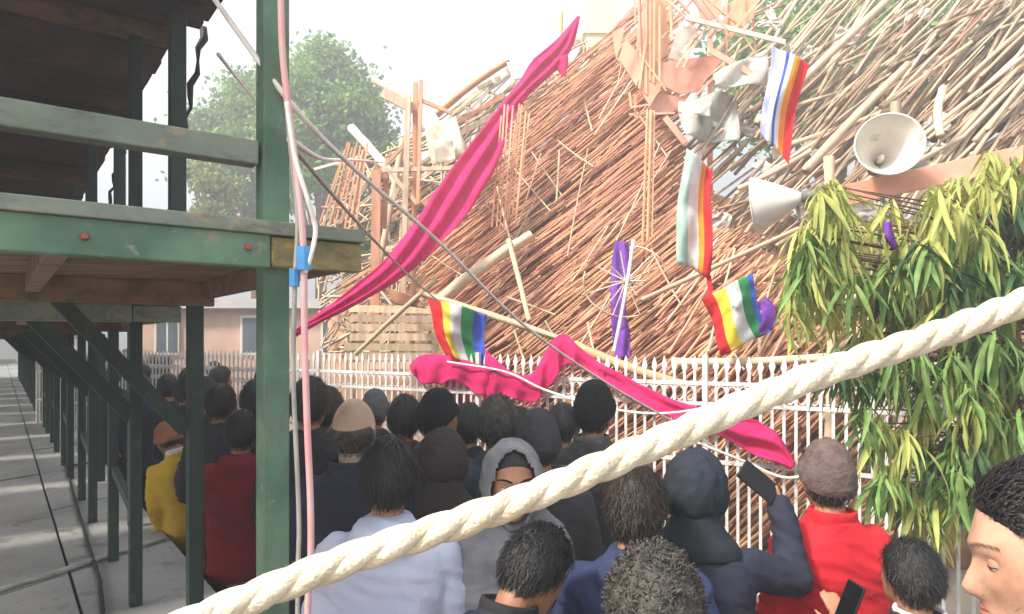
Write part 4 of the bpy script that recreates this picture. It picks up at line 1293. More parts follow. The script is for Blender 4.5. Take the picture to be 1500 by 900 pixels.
EYED = mat('eye_iris', lin(36, 24, 20), None, rough=0.15)
LIP = mat('lip', lin(170, 104, 92), lin(150, 90, 80), 12, 0.45)

def sstep(a_, b_, x):
    t = min(1, max(0, (x - a_) / (b_ - a_)))
    return t * t * (3 - 2 * t)
def gs(x, s_):
    return math.exp(-(x / s_) ** 2)

def head_pt(d, face=1.0, off=0.0):
    """surface of a head centred at the origin, face to +y; d unit direction"""
    x, y, z = 0.076 * d.x, 0.097 * d.y, 0.118 * d.z
    t = sstep(0.0, 1.0, -d.z)
    x *= 1 - 0.30 * t
    y *= (1 - 0.42 * t) if d.y < 0 else (1 - 0.02 * t)
    y += 0.012 * t if d.y > 0 else 0
    y += 0.022 * sstep(0.25, 0.85, -d.z) * sstep(0.05, 0.45, d.y)
    x *= 1 - 0.05 * sstep(0.2, 0.9, d.y) * sstep(-0.2, 0.6, d.z)
    if d.y > 0.1 and face:
        f = sstep(0.1, 0.5, d.y) * face
        dy = 0.0
        dy += 0.005 * gs(z - 0.026, 0.012) * gs(x, 0.055)                      # brow
        for s_ in (-1, 1):
            dy -= 0.011 * gs(x - s_ * 0.031, 0.017) * gs(z - 0.006, 0.013)      # sockets
            dy += 0.005 * gs(x - s_ * 0.043, 0.018) * gs(z + 0.024, 0.02)       # cheek bones
        nz = sstep(0.022, -0.030, z) * sstep(-0.047, -0.036, z)
        dy += (0.005 + 0.0175 * sstep(0.024, -0.028, z)) * nz * gs(x, 0.0100 + 0.007 * sstep(-0.005, -0.034, z))
        dy -= 0.003 * gs(z - 0.014, 0.008) * gs(x, 0.012)
        dy += 0.008 * gs(z + 0.060, 0.009) * gs(x, 0.021)                      # lips
        dy -= 0.006 * gs(z + 0.0595, 0.0022) * gs(x, 0.022)
        dy -= 0.004 * gs(z + 0.078, 0.007) * gs(x, 0.02)
        dy += 0.006 * gs(z + 0.098, 0.014) * gs(x, 0.02)                       # chin
        y += dy * f
    p = Vector((x, y, z))
    if off:
        p = p + Vector((d.x, d.y, d.z * 0.95)) * off
    return p

def sphere_dirs(nu, nv):
    res = []
    for j in range(nv + 1):
        th = min(max(math.pi * j / nv, 0.01), math.pi - 0.01)
        res.append([Vector((math.sin(th) * math.cos(2 * math.pi * i / nu), math.sin(th) * math.sin(2 * math.pi * i / nu), math.cos(th))) for i in range(nu)])
    return res

def head_shell(offf, nu=48, nv=32):
    """shell over the head; offf(d) -> offset or None to leave the face open"""
    ds = sphere_dirs(nu, nv)
    mb = MB()
    idx = {}
    for j in range(nv + 1):
        for i in range(nu):
            o = offf(ds[j][i])
            if o is not None:
                idx[(j, i)] = len(mb.v)
                mb.v.append(tuple(head_pt(ds[j][i], 0.35, o)))
    for j in range(nv):
        for i in range(nu):
            k = [(j, i), (j + 1, i), (j + 1, (i + 1) % nu), (j, (i + 1) % nu)]
            if all(q in idx for q in k):
                mb.f.append(tuple(idx[q] for q in k)); mb.m.append(0)
    return mb

def remesh(mb, name, vox, it=4, fold=0.0, seed=0.0, fs=(9, 9, 22)):
    me = mb.mesh('tmp')
    o = bpy.data.objects.new('tmp', me)
    COL.objects.link(o)
    m_ = o.modifiers.new('r', 'REMESH'); m_.mode = 'VOXEL'; m_.voxel_size = vox; m_.use_smooth_shade = True
    if it:
        s_ = o.modifiers.new('s', 'SMOOTH'); s_.iterations = it; s_.factor = 0.5
    dg = bpy.context.evaluated_depsgraph_get()
    r = bpy.data.meshes.new_from_object(o.evaluated_get(dg))
    bpy.data.objects.remove(o); bpy.data.meshes.remove(me)
    r.name = name
    if fold:
        n_ = len(r.vertices)
        co = np.empty(n_ * 3); r.vertices.foreach_get('co', co); co = co.reshape(-1, 3)
        no = np.empty(n_ * 3); r.vertex_normals.foreach_get('vector', no); no = no.reshape(-1, 3)
        dd = np.empty(n_)
        for i in range(n_):
            x, y, z = co[i]
            a_ = noise.noise(Vector((x * fs[0] * 0.6 + seed, y * fs[1] * 0.6, z * fs[2] * 0.5)))
            b_ = 1 - abs(noise.noise(Vector((x * fs[0] + z * 6 + seed * 2, y * fs[1], z * fs[2] + x * 7)))) * 2
            dd[i] = fold * (0.7 * a_ + 0.6 * b_ - 0.3)
        co += no * dd[:, None]
        r.vertices.foreach_set('co', co.ravel())
        r.update()
    r.polygons.foreach_set('use_smooth', [True] * len(r.polygons))
    return r

def sring(z, rx, ry, y0=0.0, n_=28, p=2.5, x0=0.0):
    res = []
    for k in range(n_):
        a_ = 2 * math.pi * k / n_
        c, s_ = math.cos(a_), math.sin(a_)
        res.append(Vector((x0 + rx * math.copysign(abs(c) ** (2 / p), c), y0 + ry * math.copysign(abs(s_) ** (2 / p), s_), z)))
    return res

def hand_geo(mb, wrist, d, palm_n, curl=0.5, side=1, sc=1.0):
    """palm and five fingers; d = pointing direction, palm_n = normal out of the palm"""
    d = d.normalized(); pn = (palm_n - d * palm_n.dot(d)).normalized(); x = d.cross(pn) * side
    rot = Matrix((x, d, pn)).transposed()
    mb.ell(wrist + d * 0.048 * sc, (0.040 * sc, 0.052 * sc, 0.016 * sc), rot, 14, 8)
    for k, (xo, L_) in enumerate(((-0.030, 0.068), (-0.010, 0.078), (0.010, 0.073), (0.029, 0.056))):
        p = wrist + d * 0.088 * sc + x * xo * sc
        dr = d.copy()
        for s_ in range(3):
            dr = (dr + pn * curl * 0.75).normalized()
            q = p + dr * L_ * sc * (0.45, 0.32, 0.25)[s_]
            mb.capsule(p, q, (0.0092 - s_ * 0.0008) * sc, (0.0086 - s_ * 0.0009) * sc, 8)
            p = q
    p = wrist + d * 0.03 * sc - x * 0.034 * sc
    dr = (d * 0.75 - x * 0.7 + pn * 0.25).normalized()
    for s_ in range(2):
        q = p + dr * 0.036 * sc
        mb.capsule(p, q, 0.0112 * sc, 0.0095 * sc, 8)
        p = q
        dr = (dr + pn * 0.5 * curl + d * 0.35).normalized()
    return wrist + d * 0.08 * sc + pn * 0.03

def person(label, px, ytop, z, jacket, heading=0.0, head=('hair', 'black'), skin='mid', trousers=None, head_yaw=0.0, head_pitch=0.0, head_roll=0.0,
           lean=0.0, lean_x=0.0, arms=None, bulk=1.0, hood=False, collar=None, vox=None, cap_th=0.012, group='crowd watching the collapse', inner=None, hands=None, strands=900, eyes=False, fold=0.015, hs=1.13, comb=None, hlen=1.0, stubble=False, cheap=False):
    H = CAM_Z - (ytop - 500) / 1000.0 * z - cap_th
    # a leaning figure is taller than its highest point
    s = H / (1.47 + 0.25 * hs - 0.8 * (1 - math.cos(R(lean))))
    near = z < 2.8
    vox = vox or (0.010 if near else 0.014)
    sd = px * 0.013
    base = Vector(((px - 750) / 1000.0 * z, z, 0))
    # --- shared skeleton (unit height 1.72)
    A = {'R': [Vector((0.170, 0, 1.375)), Vector((0.238, -0.02, 1.11)), Vector((0.25, 0.07, 0.87))],
         'L': [Vector((-0.170, 0, 1.375)), Vector((-0.238, -0.02, 1.11)), Vector((-0.25, 0.07, 0.87))]}
    for k, (e_, w_) in (arms or {}).items():
        A[k] = [A[k][0], Vector(e_), Vector(w_)]
    hp = Vector((0, 0.0, 1.47))
    hrot = Matrix.Rotation(R(head_yaw), 3, 'Z') @ Matrix.Rotation(R(head_pitch), 3, 'X') @ Matrix.Rotation(R(head_roll), 3, 'Y')
    hc = Vector((0, 0.018, 0.132))
    def hx(p):                                   # head space -> body space
        return hp + hrot @ ((Vector(p) + hc) * hs)
    def bend(p):                                 # lean forward / sideways about the hips, then scale
        p = Vector(p)
        t = sstep(0.80, 1.15, p.z)
        if t > 0 and (lean or lean_x):
            piv = Vector((0, 0, 0.92))
            q = Matrix.Rotation(-R(lean) * t, 3, 'X') @ Matrix.Rotation(R(lean_x) * t, 3, 'Y')
            p = piv + q @ (p - piv)
        return p * s
    def fin(me):
        n_ = len(me.vertices)
        for v in me.vertices:
            v.co = bend(v.co)
        me.update()
        return me
    # --- body: one continuous surface
    mb = MB()
    nu, nv = (72, 56) if near else (44, 34)
    ds = sphere_dirs(nu, nv)
    mb.loft([[hx(head_pt(q)) for q in row] for row in ds])
    for s_ in (-1, 1):
        rot = hrot @ Matrix.Rotation(s_ * 0.35, 3, 'Z')
        mb.ell(hx((s_ * 0.076, -0.008, -0.004)), (0.009, 0.018, 0.031), rot, 12, 8)
        mb.ell(hx((s_ * 0.080, -0.014, 0.008)), (0.007, 0.016, 0.020), rot, 12, 8)
    mb.capsule(Vector((0, -0.012, 1.40)), hp + Vector((0, 0.004, 0.045)), 0.062, 0.056, 14)
    mb.loft([sring(0.86, 0.15, 0.10), sring(1.0, 0.14, 0.095), sring(1.2, 0.155, 0.105), sring(1.34, 0.17, 0.10), sring(1.42, 0.11, 0.075), sring(1.46, 0.05, 0.05)])
    for k in 'RL':
        a_, b_, c_ = A[k]
        mb.capsule(a_, b_, 0.052, 0.042); mb.capsule(b_, c_, 0.041, 0.030)
        hk = (hands or {}).get(k)
        d_ = (c_ - b_).normalized()
        if hk:
            hand_geo(mb, c_, Vector(hk[0]), Vector(hk[1]), hk[2], 1 if k == 'R' else -1)
        else:
            hand_geo(mb, c_, d_, Vector((-1 if k == 'R' else 1, 0.2, 0)), 0.35, 1 if k == 'R' else -1)
    for s_ in (-1, 1):
        mb.capsule(Vector((s_ * 0.085, 0, 0.90)), Vector((s_ * 0.095, 0.01, 0.50)), 0.082, 0.056)
        mb.capsule(Vector((s_ * 0.095, 0.01, 0.50)), Vector((s_ * 0.10, -0.01, 0.09)), 0.054, 0.040)
        mb.ell(Vector((s_ * 0.105, 0.05, 0.045)), (0.042, 0.115, 0.040))
    me = fin(remesh(mb, 'person', vox if not eyes else 0.0062, 2 if not eyes else 1))
    me.materials.append(SKIN[skin])
    body = bpy.data.objects.new('person', me); COL.objects.link(body)
    body.location = base; body.rotation_euler = (0, 0, R(heading))
    tag(body, label, 'person', group)
    def child(name, me, m, parent=None):
        if m: me.materials.append(m)
        return inst(name, me, parent or body)
    # --- jacket
    b = bulk
    jb = MB()
    jb.loft([sring(0.74, 0.185 * b, 0.135 * b), sring(0.78, 0.192 * b, 0.14 * b), sring(0.92, 0.188 * b, 0.138 * b), sring(1.06, 0.182 * b, 0.132 * b), sring(1.22, 0.196 * b, 0.14 * b), sring(1.33, 0.205 * b, 0.132 * b),
             sring(1.395, 0.185, 0.118, -0.008), sring(1.435, 0.135, 0.100, -0.010), sring(1.47, 0.090, 0.090, -0.008), sring(1.50, 0.080, 0.082, -0.006)])
    for k in 'RL':
        a_, b_, c_ = A[k]
        jb.capsule(a_ + Vector((0, 0, -0.005)), b_, 0.068 * b, 0.062 * b); jb.capsule(b_, b_.lerp(c_, 0.97), 0.060 * b, 0.046)
        jb.capsule(b_.lerp(c_, 0.90), b_.lerp(c_, 0.985), 0.046, 0.044)
    if hood:
        jb.ell(Vector((0, -0.085, 1.425)), (0.125, 0.065, 0.075)); jb.ell(Vector((0, -0.055, 1.475)), (0.105, 0.07, 0.03))
    else:
        jb.ell(Vector((0, -0.02, 1.475)), (0.088, 0.086, 0.022))
    jo = child('jacket', fin(remesh(jb, 'jacket', vox * 1.15, 4, fold, sd)), jacket)
    if collar:
        cb_ = MB(); cb_.loft([sring(1.455, 0.086, 0.088, -0.008), sring(1.49, 0.086, 0.088, -0.012), sring(1.515, 0.081, 0.083, -0.016), sring(1.51, 0.066, 0.066, -0.016), sring(1.46, 0.066, 0.066, -0.01)])
        child('collar', fin(remesh(cb_, 'collar', 0.009, 2)), collar)
    # --- trousers and shoes
    tb2 = MB()
    tb2.loft([sring(0.72, 0.165, 0.115), sring(0.9, 0.165, 0.115), sring(1.0, 0.15, 0.105)])
    for s_ in (-1, 1):
        tb2.capsule(Vector((s_ * 0.085, 0, 0.88)), Vector((s_ * 0.095, 0.01, 0.50)), 0.095, 0.072)
        tb2.capsule(Vector((s_ * 0.095, 0.01, 0.50)), Vector((s_ * 0.10, -0.01, 0.12)), 0.070, 0.062)
    child('trousers', fin(remesh(tb2, 'trousers', 0.02, 3, 0.006, sd)), trousers or TROUS)
    for s_ in (-1, 1):
        sh = MB(); sh.ell(Vector((s_ * 0.105, 0.05, 0.046)), (0.052, 0.135, 0.046)); sh.ell(Vector((s_ * 0.103, -0.02, 0.085)), (0.048, 0.06, 0.05))
        child('shoe', fin(remesh(sh, 'shoe', 0.014, 2)), SHOE)
    # --- head covering
    kind = head[0]
    def blades(mb, count, L0, L1, mask, rng_, curl=0.0, lift=0.35, w=0.0016):
        n_ = 0
        while n_ < count:
            q = Vector((rng_.gauss(0, 1), rng_.gauss(0, 1), rng_.gauss(0, 1))).normalized()
            if mask(q) < 0.6:
                continue
            n_ += 1
            p = head_pt(q, 0.35, 0.013)
            cv = Vector(comb) if comb else Vector((0, -0.25, -1))
            down = cv - q * cv.dot(q)
            if down.length < 0.1: down = Vector((rng_.uniform(-1, 1), 0.5, 0))
            t = (down.normalized() + q * lift + Vector((rng_.gauss(0, 1), rng_.gauss(0, 1), rng_.gauss(0, 1))) * (0.25 + curl)).normalized()
            L_ = rng_.uniform(L0, L1) * hlen
            sdv = t.cross(q).normalized() * w
            p1 = p + t * L_ * 0.5
            t2 = (t - q * 0.5 + Vector((rng_.gauss(0, 1), rng_.gauss(0, 1), rng_.gauss(0, 1))) * curl).normalized()
            p2 = p1 + t2 * L_ * 0.5
            b0 = len(mb.v)
            mb.v += [tuple(p - sdv), tuple(p + sdv), tuple(p1 + sdv * 0.8), tuple(p1 - sdv * 0.8), tuple(p2)]
            mb.f += [(b0, b0 + 1, b0 + 2, b0 + 3), (b0 + 3, b0 + 2, b0 + 4)]; mb.m += [0, 0]
    def curls(mb, count, mask, rng_):
        n_ = 0
        while n_ < count:
            q = Vector((rng_.gauss(0, 1), rng_.gauss(0, 1), rng_.gauss(0, 1))).normalized()
            if mask(q) < 0.5:
                continue
            n_ += 1
            c = head_pt(q, 0.35, rng_.uniform(0.014, 0.030) + 0.010 * noise.noise(q * 5))
            ax = Vector((rng_.gauss(0, 1), rng_.gauss(0, 1), rng_.gauss(0, 1)))
            ax = (ax - q * ax.dot(q) * 0.8).normalized()
            e1 = ax.cross(q).normalized(); e2 = ax.cross(e1)
            r_ = rng_.uniform(0.005, 0.011); a0 = rng_.uniform(0, 6.28); sp_ = rng_.uniform(2.6, 5.0)
            b0 = len(mb.v)
            for k in range(8):
                an = a0 + sp_ * k / 7
                w_ = 0.0018 * (1 - 0.6 * k / 7)
                p = c + (e1 * math.cos(an) + e2 * math.sin(an)) * r_ + ax * (0.004 * k / 7)
                mb.v += [tuple(p - ax * w_), tuple(p + ax * w_)]
                if k:
                    mb.f.append((b0 + 2 * k - 2, b0 + 2 * k - 1, b0 + 2 * k + 1, b0 + 2 * k)); mb.m.append(0)
    def hmask(q):                                # hair-line
        line = np.interp(q.y, [-1, -0.4, 0.15, 0.5, 0.75, 1.0], [-0.62, -0.58, -0.15, 0.30, 0.46, 0.55]) + (0.14 if comb else 0)
        return sstep(line - 0.10, line + 0.14, q.z)
    rg_ = random.Random(int(px * 7))
    def put(mb, name, m):
        mb.v = [tuple(hx(v)) for v in mb.v]
        me = mb.mesh(name, smooth=True)
        return child(name, fin(me), m)
    if kind in ('hair', 'curly'):
        th = (0.017 if kind == 'hair' else 0.030) * (0.4 + 0.6 * hlen)
        mb = head_shell(lambda q: (-0.004 + (th + 0.006 * noise.noise(q * 6)) * hmask(q)) if hmask(q) > 0.0 else None)
        if kind == 'hair':
            blades(mb, strands, 0.018, 0.04, hmask, rg_)
        else:
            curls(mb, 3400, hmask, rg_)
        put(mb, 'hair', HAIR[head[1]])
    elif kind == 'bald':
        def fr_(q):
            line = np.interp(q.y, [-1, -0.4, 0.15, 0.4, 1.0], [-0.62, -0.58, -0.30, -0.1, 0.2])
            top = np.interp(q.y, [-1, -0.4, 0.2, 1], [0.12, 0.22, 0.2, -0.5])
            return sstep(line - 0.1, line + 0.1, q.z) * (1 - sstep(top - 0.18, top + 0.1, q.z))
        mb = head_shell(lambda q: (-0.004 + 0.010 * fr_(q)) if fr_(q) > 0 else None)
        blades(mb, strands // 2, 0.006, 0.016, fr_, rg_)
        put(mb, 'hair', HAIR['grey'])
    elif kind == 'beanie':
        def bm(q):
            line = np.interp(q.y, [-1, -0.3, 0.3, 1.0], [-0.42, -0.32, 0.05, 0.22])
            return q.z - line
        mb = head_shell(lambda q: (0.012 + 0.012 * sstep(0.55, 1.0, q.z) + 0.004 * sstep(0.34, 0.28, bm(q)) * sstep(-0.02, 0.03, bm(q)) - 0.022 * sstep(0.03, -0.02, bm(q)) + 0.0025 * noise.noise(q * 7)) if bm(q) > -0.03 else None, 72, 56)
        put(mb, 'knitted_cap', head[1])
        hb_ = head_shell(lambda q: (-0.002 + 0.008 * hmask(q)) if hmask(q) > 0 and q.y < 0.2 and q.z < -0.1 else None)
        blades(hb_, strands // 3, 0.012, 0.025, lambda q: hmask(q) if (q.z < -0.25 and q.y < 0.2) else 0, rg_)
        put(hb_, 'hair', HAIR['black'])
    elif kind in ('hood', 'scarf'):
        ac = 0.62 if kind == 'hood' else 0.50
        def om(q):                               # 0 at the face opening
            v_ = Vector((q.x * 1.25, q.y, q.z * 0.80)).normalized()
            return v_.y
        th = 0.026
        def off(q):
            o_ = om(q)
            if o_ > ac + 0.08: return None
            return th + 0.004 * noise.noise(q * 4) + 0.006 * noise.noise(Vector((q.x * 3, q.y * 9, q.z * 3))) - (0.014 * sstep(ac + 0.01, ac + 0.08, o_))
        mb = head_shell(off, 120, 90)
        put(mb, 'hood' if kind == 'hood' else 'head_scarf', head[1])
        nk = MB()
        fw = 1.0 if kind == 'hood' else 1.35
        rings = []
        for (zz, rx, ry, y0) in ((1.57, 0.083, 0.080, -0.012), (1.53, 0.088 * fw, 0.088, -0.012), (1.49, 0.112 * fw, 0.105, -0.01), (1.45, 0.15 * fw, 0.125, -0.006)) + \
                ((((1.38, 0.235, 0.165, 0.0), (1.25, 0.245, 0.185, 0.01), (1.08, 0.235, 0.185, 0.015), (0.98, 0.225, 0.175, 0.015), (0.975, 0.20, 0.15, 0.015))) if kind == 'scarf' else ((1.41, 0.165, 0.125, -0.006),)):
            rings.append(sring(zz, rx, ry, y0, 40, 2.2))
        nk.loft(rings)
        child('scarf_drape' if kind == 'scarf' else 'hood_neck', fin(remesh(nk, 'drape', 0.010, 3, 0.010 if kind == 'scarf' else 0.004, sd, (5, 5, 30))), head[1])
        if kind == 'scarf':
            hb_ = head_shell(lambda q: (-0.003 + 0.008 * hmask(q)) if hmask(q) > 0 else None, 96, 72)
            put(hb_, 'hair', HAIR['black'])
    if stubble:
        sb_ = MB()
        n_ = 0
        while n_ < 3800:
            q = Vector((rg_.gauss(0, 1), rg_.gauss(0.4, 0.7), rg_.gauss(-0.8, 0.5))).normalized()
            h_ = head_pt(q)
            jaw = -0.028 - 0.03 * sstep(0.045, 0.02, abs(h_.x)) if q.y > 0.3 else -0.01
            lipz = abs(h_.z + 0.042) < 0.008 and abs(h_.x) < 0.028 and q.y > 0
            if q.y < -0.15 or not (h_.z < jaw - 0.012 or lipz) or (abs(h_.z + 0.06) < 0.012 and abs(h_.x) < 0.026 and q.y > 0):
                continue
            n_ += 1
            e_ = h_ + (q + Vector((rg_.gauss(0, .4), rg_.gauss(0, .4), -0.6))).normalized() * 0.0016
            x_ = Vector((0.00028, 0, 0.00028)); h_ = h_ - q * 0.0004
            sb_.face([h_ - x_, h_ + x_, e_])
        put(sb_, 'stubble', HAIR['black'])
    if eyes:
        for s_ in (-1, 1):
            ey = MB(); c = Vector((s_ * 0.031, 0.0712, 0.005))
            ey.ell(c, (0.0118, 0.0118, 0.0118), nu=20, nv=14)
            put(ey, 'eye', EYEW)
            gz = Vector(eyes if isinstance(eyes, tuple) else (0, 1, -0.15)).normalized()
            ir = MB(); ir.ell(c + gz * 0.0068, (0.0060, 0.0060, 0.0060), nu=16, nv=10)
            put(ir, 'iris', EYED)
            up0, lo0 = (-6, -30) if gz.z < -0.3 else (14, -24)
            for (nm, e0, e1, rl) in (('upper_eyelid', up0, 88, 0.0131), ('lower_eyelid', lo0, -88, 0.0128)):
                ld = MB()
                ld.grid([[c + Vector((math.cos(R(el)) * math.sin(az), math.cos(R(el)) * math.cos(az) * 0.96, math.sin(R(el)))) * rl for az in np.linspace(-1.45, 1.45, 14)] for el in np.linspace(e0, e1, 8)])
                put(ld, nm, SKIN[skin])
            ls = MB()
            ls.sweep([c + Vector((math.cos(R(up0)) * math.sin(az), math.cos(R(up0)) * math.cos(az) * 0.96, math.sin(R(up0)))) * 0.0134 for az in np.linspace(-1.2, 1.2, 12)], 0.0009, 5)
            put(ls, 'eyelash', HAIR['black'])
            bw = MB()
            for k in range(260):
                t = k / 259
                xx = s_ * (0.012 + 0.040 * t); zz = 0.0265 + 0.006 * math.sin(t * 2.6) + rg_.uniform(-0.0032, 0.0032) * (1 - 0.5 * t)
                dq = Vector((xx / 0.076, 0.93, zz / 0.118)).normalized()
                for _ in range(6):
                    h_ = head_pt(dq); dq = (dq + Vector(((xx - h_.x) / 0.09, 0, (zz - h_.z) / 0.12))).normalized()
                h_ = head_pt(dq) + Vector((0, 0.0012, 0))
                e_ = h_ + Vector((s_ * 0.006, -0.001, 0.003 - 0.004 * t))
                bw.face([h_ + Vector((0, 0, -0.0007)), h_ + Vector((0, 0, 0.0007)), e_ + Vector((0, 0.001, 0))])
            put(bw, 'eyebrow', HAIR['black'])
        lp = MB()
        for (z0, h_) in ((-0.0555, 0.0045), (-0.0640, 0.0052)):
            rows = []
            for j in range(5):
                zz = z0 + h_ * (j / 4 - 0.5) * 2 * 0.8
                row = []
                for i in range(15):
                    t = i / 14 * 2 - 1
                    xx = 0.0235 * t
                    z2 = z0 + (zz - z0) * (1 - t * t) ** 0.5 if abs(t) < 1 else -0.0597
                    z2 = -0.0597 + (z2 + 0.0597) * (1 - abs(t) ** 3)
                    dq = Vector((xx / 0.07, 0.9, z2 / 0.118)).normalized()
                    for _ in range(6):
                        hh = head_pt(dq); dq = (dq + Vector(((xx - hh.x) / 0.09, 0, (z2 - hh.z) / 0.12))).normalized()
                    row.append(head_pt(dq) + Vector((0, 0.0012, 0)))
                rows.append(row)
            lp.grid(rows)
        put(lp, 'lips', LIP)
    body['_s'] = s
    def world(p):
        return base + Matrix.Rotation(R(heading), 3, 'Z') @ bend(p)
    return body, world, A

NAVY = fabric('navy_cloth', lin(44, 46, 62)); BLACK = fabric('black_cloth', lin(40, 40, 44)); CHAR = fabric('charcoal_cloth', lin(62, 62, 66))
RED = fabric('red_padded_cloth', lin(206, 40, 50), lin(178, 28, 42), 4); MAROON = fabric('maroon_knit', lin(128, 26, 38), lin(104, 20, 32), 5)
YELLOW = fabric('yellow_cloth', lin(206, 170, 52), lin(176, 138, 40), 5); LILAC = fabric('pale_lilac_cotton', lin(196, 200, 220), lin(172, 176, 202), 3)
BLUE = fabric('blue_fleece', lin(58, 67, 102), lin(44, 52, 84), 4); TEAL = fabric('dark_teal_cloth', lin(54, 70, 80)); BROWNK = fabric('brown_grey_knit', lin(104, 88, 84), lin(84, 70, 68), 30, 0.9, 0.7, 90)
GREYSC = fabric('grey_scarf_cloth', lin(134, 134, 138), lin(108, 108, 112), 8); DKBROWN = fabric('dark_brown_cloth', lin(58, 50, 50)); BLACKK = fabric('black_knit', lin(30, 30, 34), None, 30, 0.9, 0.7, 90)
DKHOOD = fabric('dark_hood_cloth', lin(40, 44, 56), lin(32, 40, 44), 4); DKGREEN = fabric('dark_green_cloth', lin(40, 60, 54)); SKYBLUE = fabric('sky_blue_cloth', lin(84, 120, 190), lin(66, 98, 166), 4); OLIVE = fabric('olive_cloth', lin(86, 82, 62))
GREYK = fabric('grey_knit', lin(96, 96, 98), None, 30, 0.9, 0.7, 90); WHITEC = fabric('white_cloth', lin(222, 220, 220), lin(196, 194, 198), 4); RUSTC = fabric('rust_cap', lin(158, 104, 78), lin(134, 84, 62), 6)

if True:
    # -- left, beside the walkway
    person('person in yellow jacket with white collar and rust cap leaning over the walkway edge', 285, 612, 4.6, YELLOW, 30, ('beanie', RUSTC), 'dark', lean=14, lean_x=-12, collar=WHITEC, head_pitch=-18, head_yaw=25, bulk=1.15)
    person('person in maroon hooded sweater standing behind the green posts', 352, 600, 3.80, MAROON, 0, ('hair', 'black'), hood=True, head_yaw=-15)
    person('dark haired person in navy coat behind the yellow jacket', 278, 546, 5.6, NAVY, 0, ('hair', 'black'))
    person('dark haired person in charcoal jacket between the green posts', 322, 562, 4.5, CHAR, 0, ('hair', 'black'))
    person('dark haired person in navy jacket behind the maroon sweater', 374, 556, 4.4, NAVY, 10, ('hair', 'black'))
    person('person in dark coat standing behind the hanging pink cable', 452, 552, 3.6, BLACK, -8, ('hair', 'black'))
    person('balding person in a heavy navy jacket right of the pink cable', 516, 580, 2.75, NAVY, -6, ('bald', ''), 'bald', collar=NAVY, bulk=1.06)
    # -- centre
    person('dark haired person in pale lilac hooded top seen from behind', 568, 638, 2.22, LILAC, 4, ('hair', 'black'), 'mid', hood=True, bulk=1.06, strands=1600)
    person('dark haired person in black jacket in front of the fence', 592, 578, 3.75, BLACK, 0, ('hair', 'black'))
    person('person in black knitted cap and dark jacket beside the red cloth', 637, 572, 3.5, CHAR, -25, ('beanie', BLACKK), head_yaw=-20)
    person('person in dark brown hood standing behind the lilac top', 648, 632, 2.8, DKBROWN, 5, ('hood', DKBROWN))
    person('short dark haired person half hidden beside the red cloth', 686, 590, 3.9, BLACK, 0, ('hair', 'black'))
    person('grey haired person in dark teal jacket near the wide pink cloth', 728, 578, 3.15, TEAL, -4, ('hair', 'grey'))
    person('person in charcoal cap and jacket behind the grey headscarf', 790, 602, 2.95, CHAR, 4, ('beanie', CHAR))
    person('person in black knitted cap and dark grey jacket by the fence', 868, 560, 3.35, CHAR, -32, ('beanie', BLACKK), collar=GREYK, bulk=1.1)
    person('person wrapped in a grey headscarf turned towards the rope', 748, 646, 2.35, CHAR, 196, ('scarf', GREYSC), 'mid', head_pitch=-4, head_yaw=-8, eyes=True, comb=(0, -1, 0.1))
    person('dark haired person in navy jacket bending under the thick rope', 690, 776, 1.72, NAVY, -48, ('hair', 'black'), 'mid', collar=BLACK, head_pitch=-18, lean=16, strands=2200)
    person('dark haired person in blue fleece hoodie below the thick rope', 930, 682, 2.05, BLUE, -14, ('hair', 'brown'), hood=True, bulk=1.08, strands=1800, head_yaw=-8)
    person('curly grizzled head of a person in dark olive top', 962, 797, 1.42, OLIVE, 0, ('curly', 'grey'), cap_th=0.03)
    # -- fillers in the packed middle rows
    person('dark haired person in brown jacket close behind the balding one', 478, 566, 3.95, DKBROWN, 6, ('hair', 'brown'), vox=0.018)
    person('person in grey knitted cap between the lilac top and the fence', 548, 572, 4.5, NAVY, -5, ('beanie', GREYK), vox=0.018)
    person('dark haired person in charcoal coat left of the black knitted cap', 826, 590, 4.0, CHAR, 8, ('hair', 'black'), vox=0.018)
    person('dark haired person in teal jacket behind the maroon sweater', 402, 566, 4.0, TEAL, 0, ('hair', 'black'), vox=0.018)
    person('dark haired person in brown coat behind the yellow jacket', 300, 552, 5.0, DKBROWN, 0, ('hair', 'brown'), vox=0.018)
    person('dark haired person in black coat between the charcoal cap and the teal jacket', 760, 596, 3.9, BLACK, 0, ('hair', 'black'), vox=0.018)
    # -- line of people along the far walkway edge: three figures, copied
    protos = []
    LB = ('person in dark clothes in the line beside the far timber stands', 'line of people beside the far stands')
    for k, (u_, v_, m_) in enumerate(((7.0, 1.25, NAVY), (7.9, 1.6, DKBROWN), (8.9, 1.3, CHAR))):
        w_ = W(u_, v_)
        b_, _, _ = person(LB[0], 750 + w_.x / w_.y * 1000, 500 + (CAM_Z - 1.70 - 0.02 * k) / w_.y * 1000, w_.y, m_, 30 - 20 * k, ('hair', 'black'), vox=0.024, strands=200, group=LB[1])
        protos.append(b_)
    rq = random.Random(3)
    for k in range(24):
        u_ = 6.4 + 0.62 * k + rq.uniform(-0.2, 0.2); v_ = 1.25 + 0.55 * (k % 3) + rq.uniform(-0.1, 0.1)
        c = copy_tree(protos[k % 3])
        c.location = W(u_, v_) ; c.rotation_euler = (0, 0, rq.uniform(-0.6, 0.8))
        sc_ = rq.uniform(0.94, 1.04); c.scale = (sc_, sc_, sc_)
        if any((c.location - p.location).length < 0.45 for p in protos):
            c.location = W(u_, v_ + 0.9)
    # -- right
    pm, pw, pA = person('person in dark hood raising a telephone beside the red jacket', 1018, 664, 2.25, NAVY, -10, ('hood', DKHOOD), hood=False, bulk=1.04, head_yaw=-12,
           arms={'R': ((0.36, 0.10, 1.30), (0.325, 0.20, 1.555))}, hands={'R': ((-0.35, 0.35, 0.85), (-0.8, -0.2, 0.1), 0.75)})
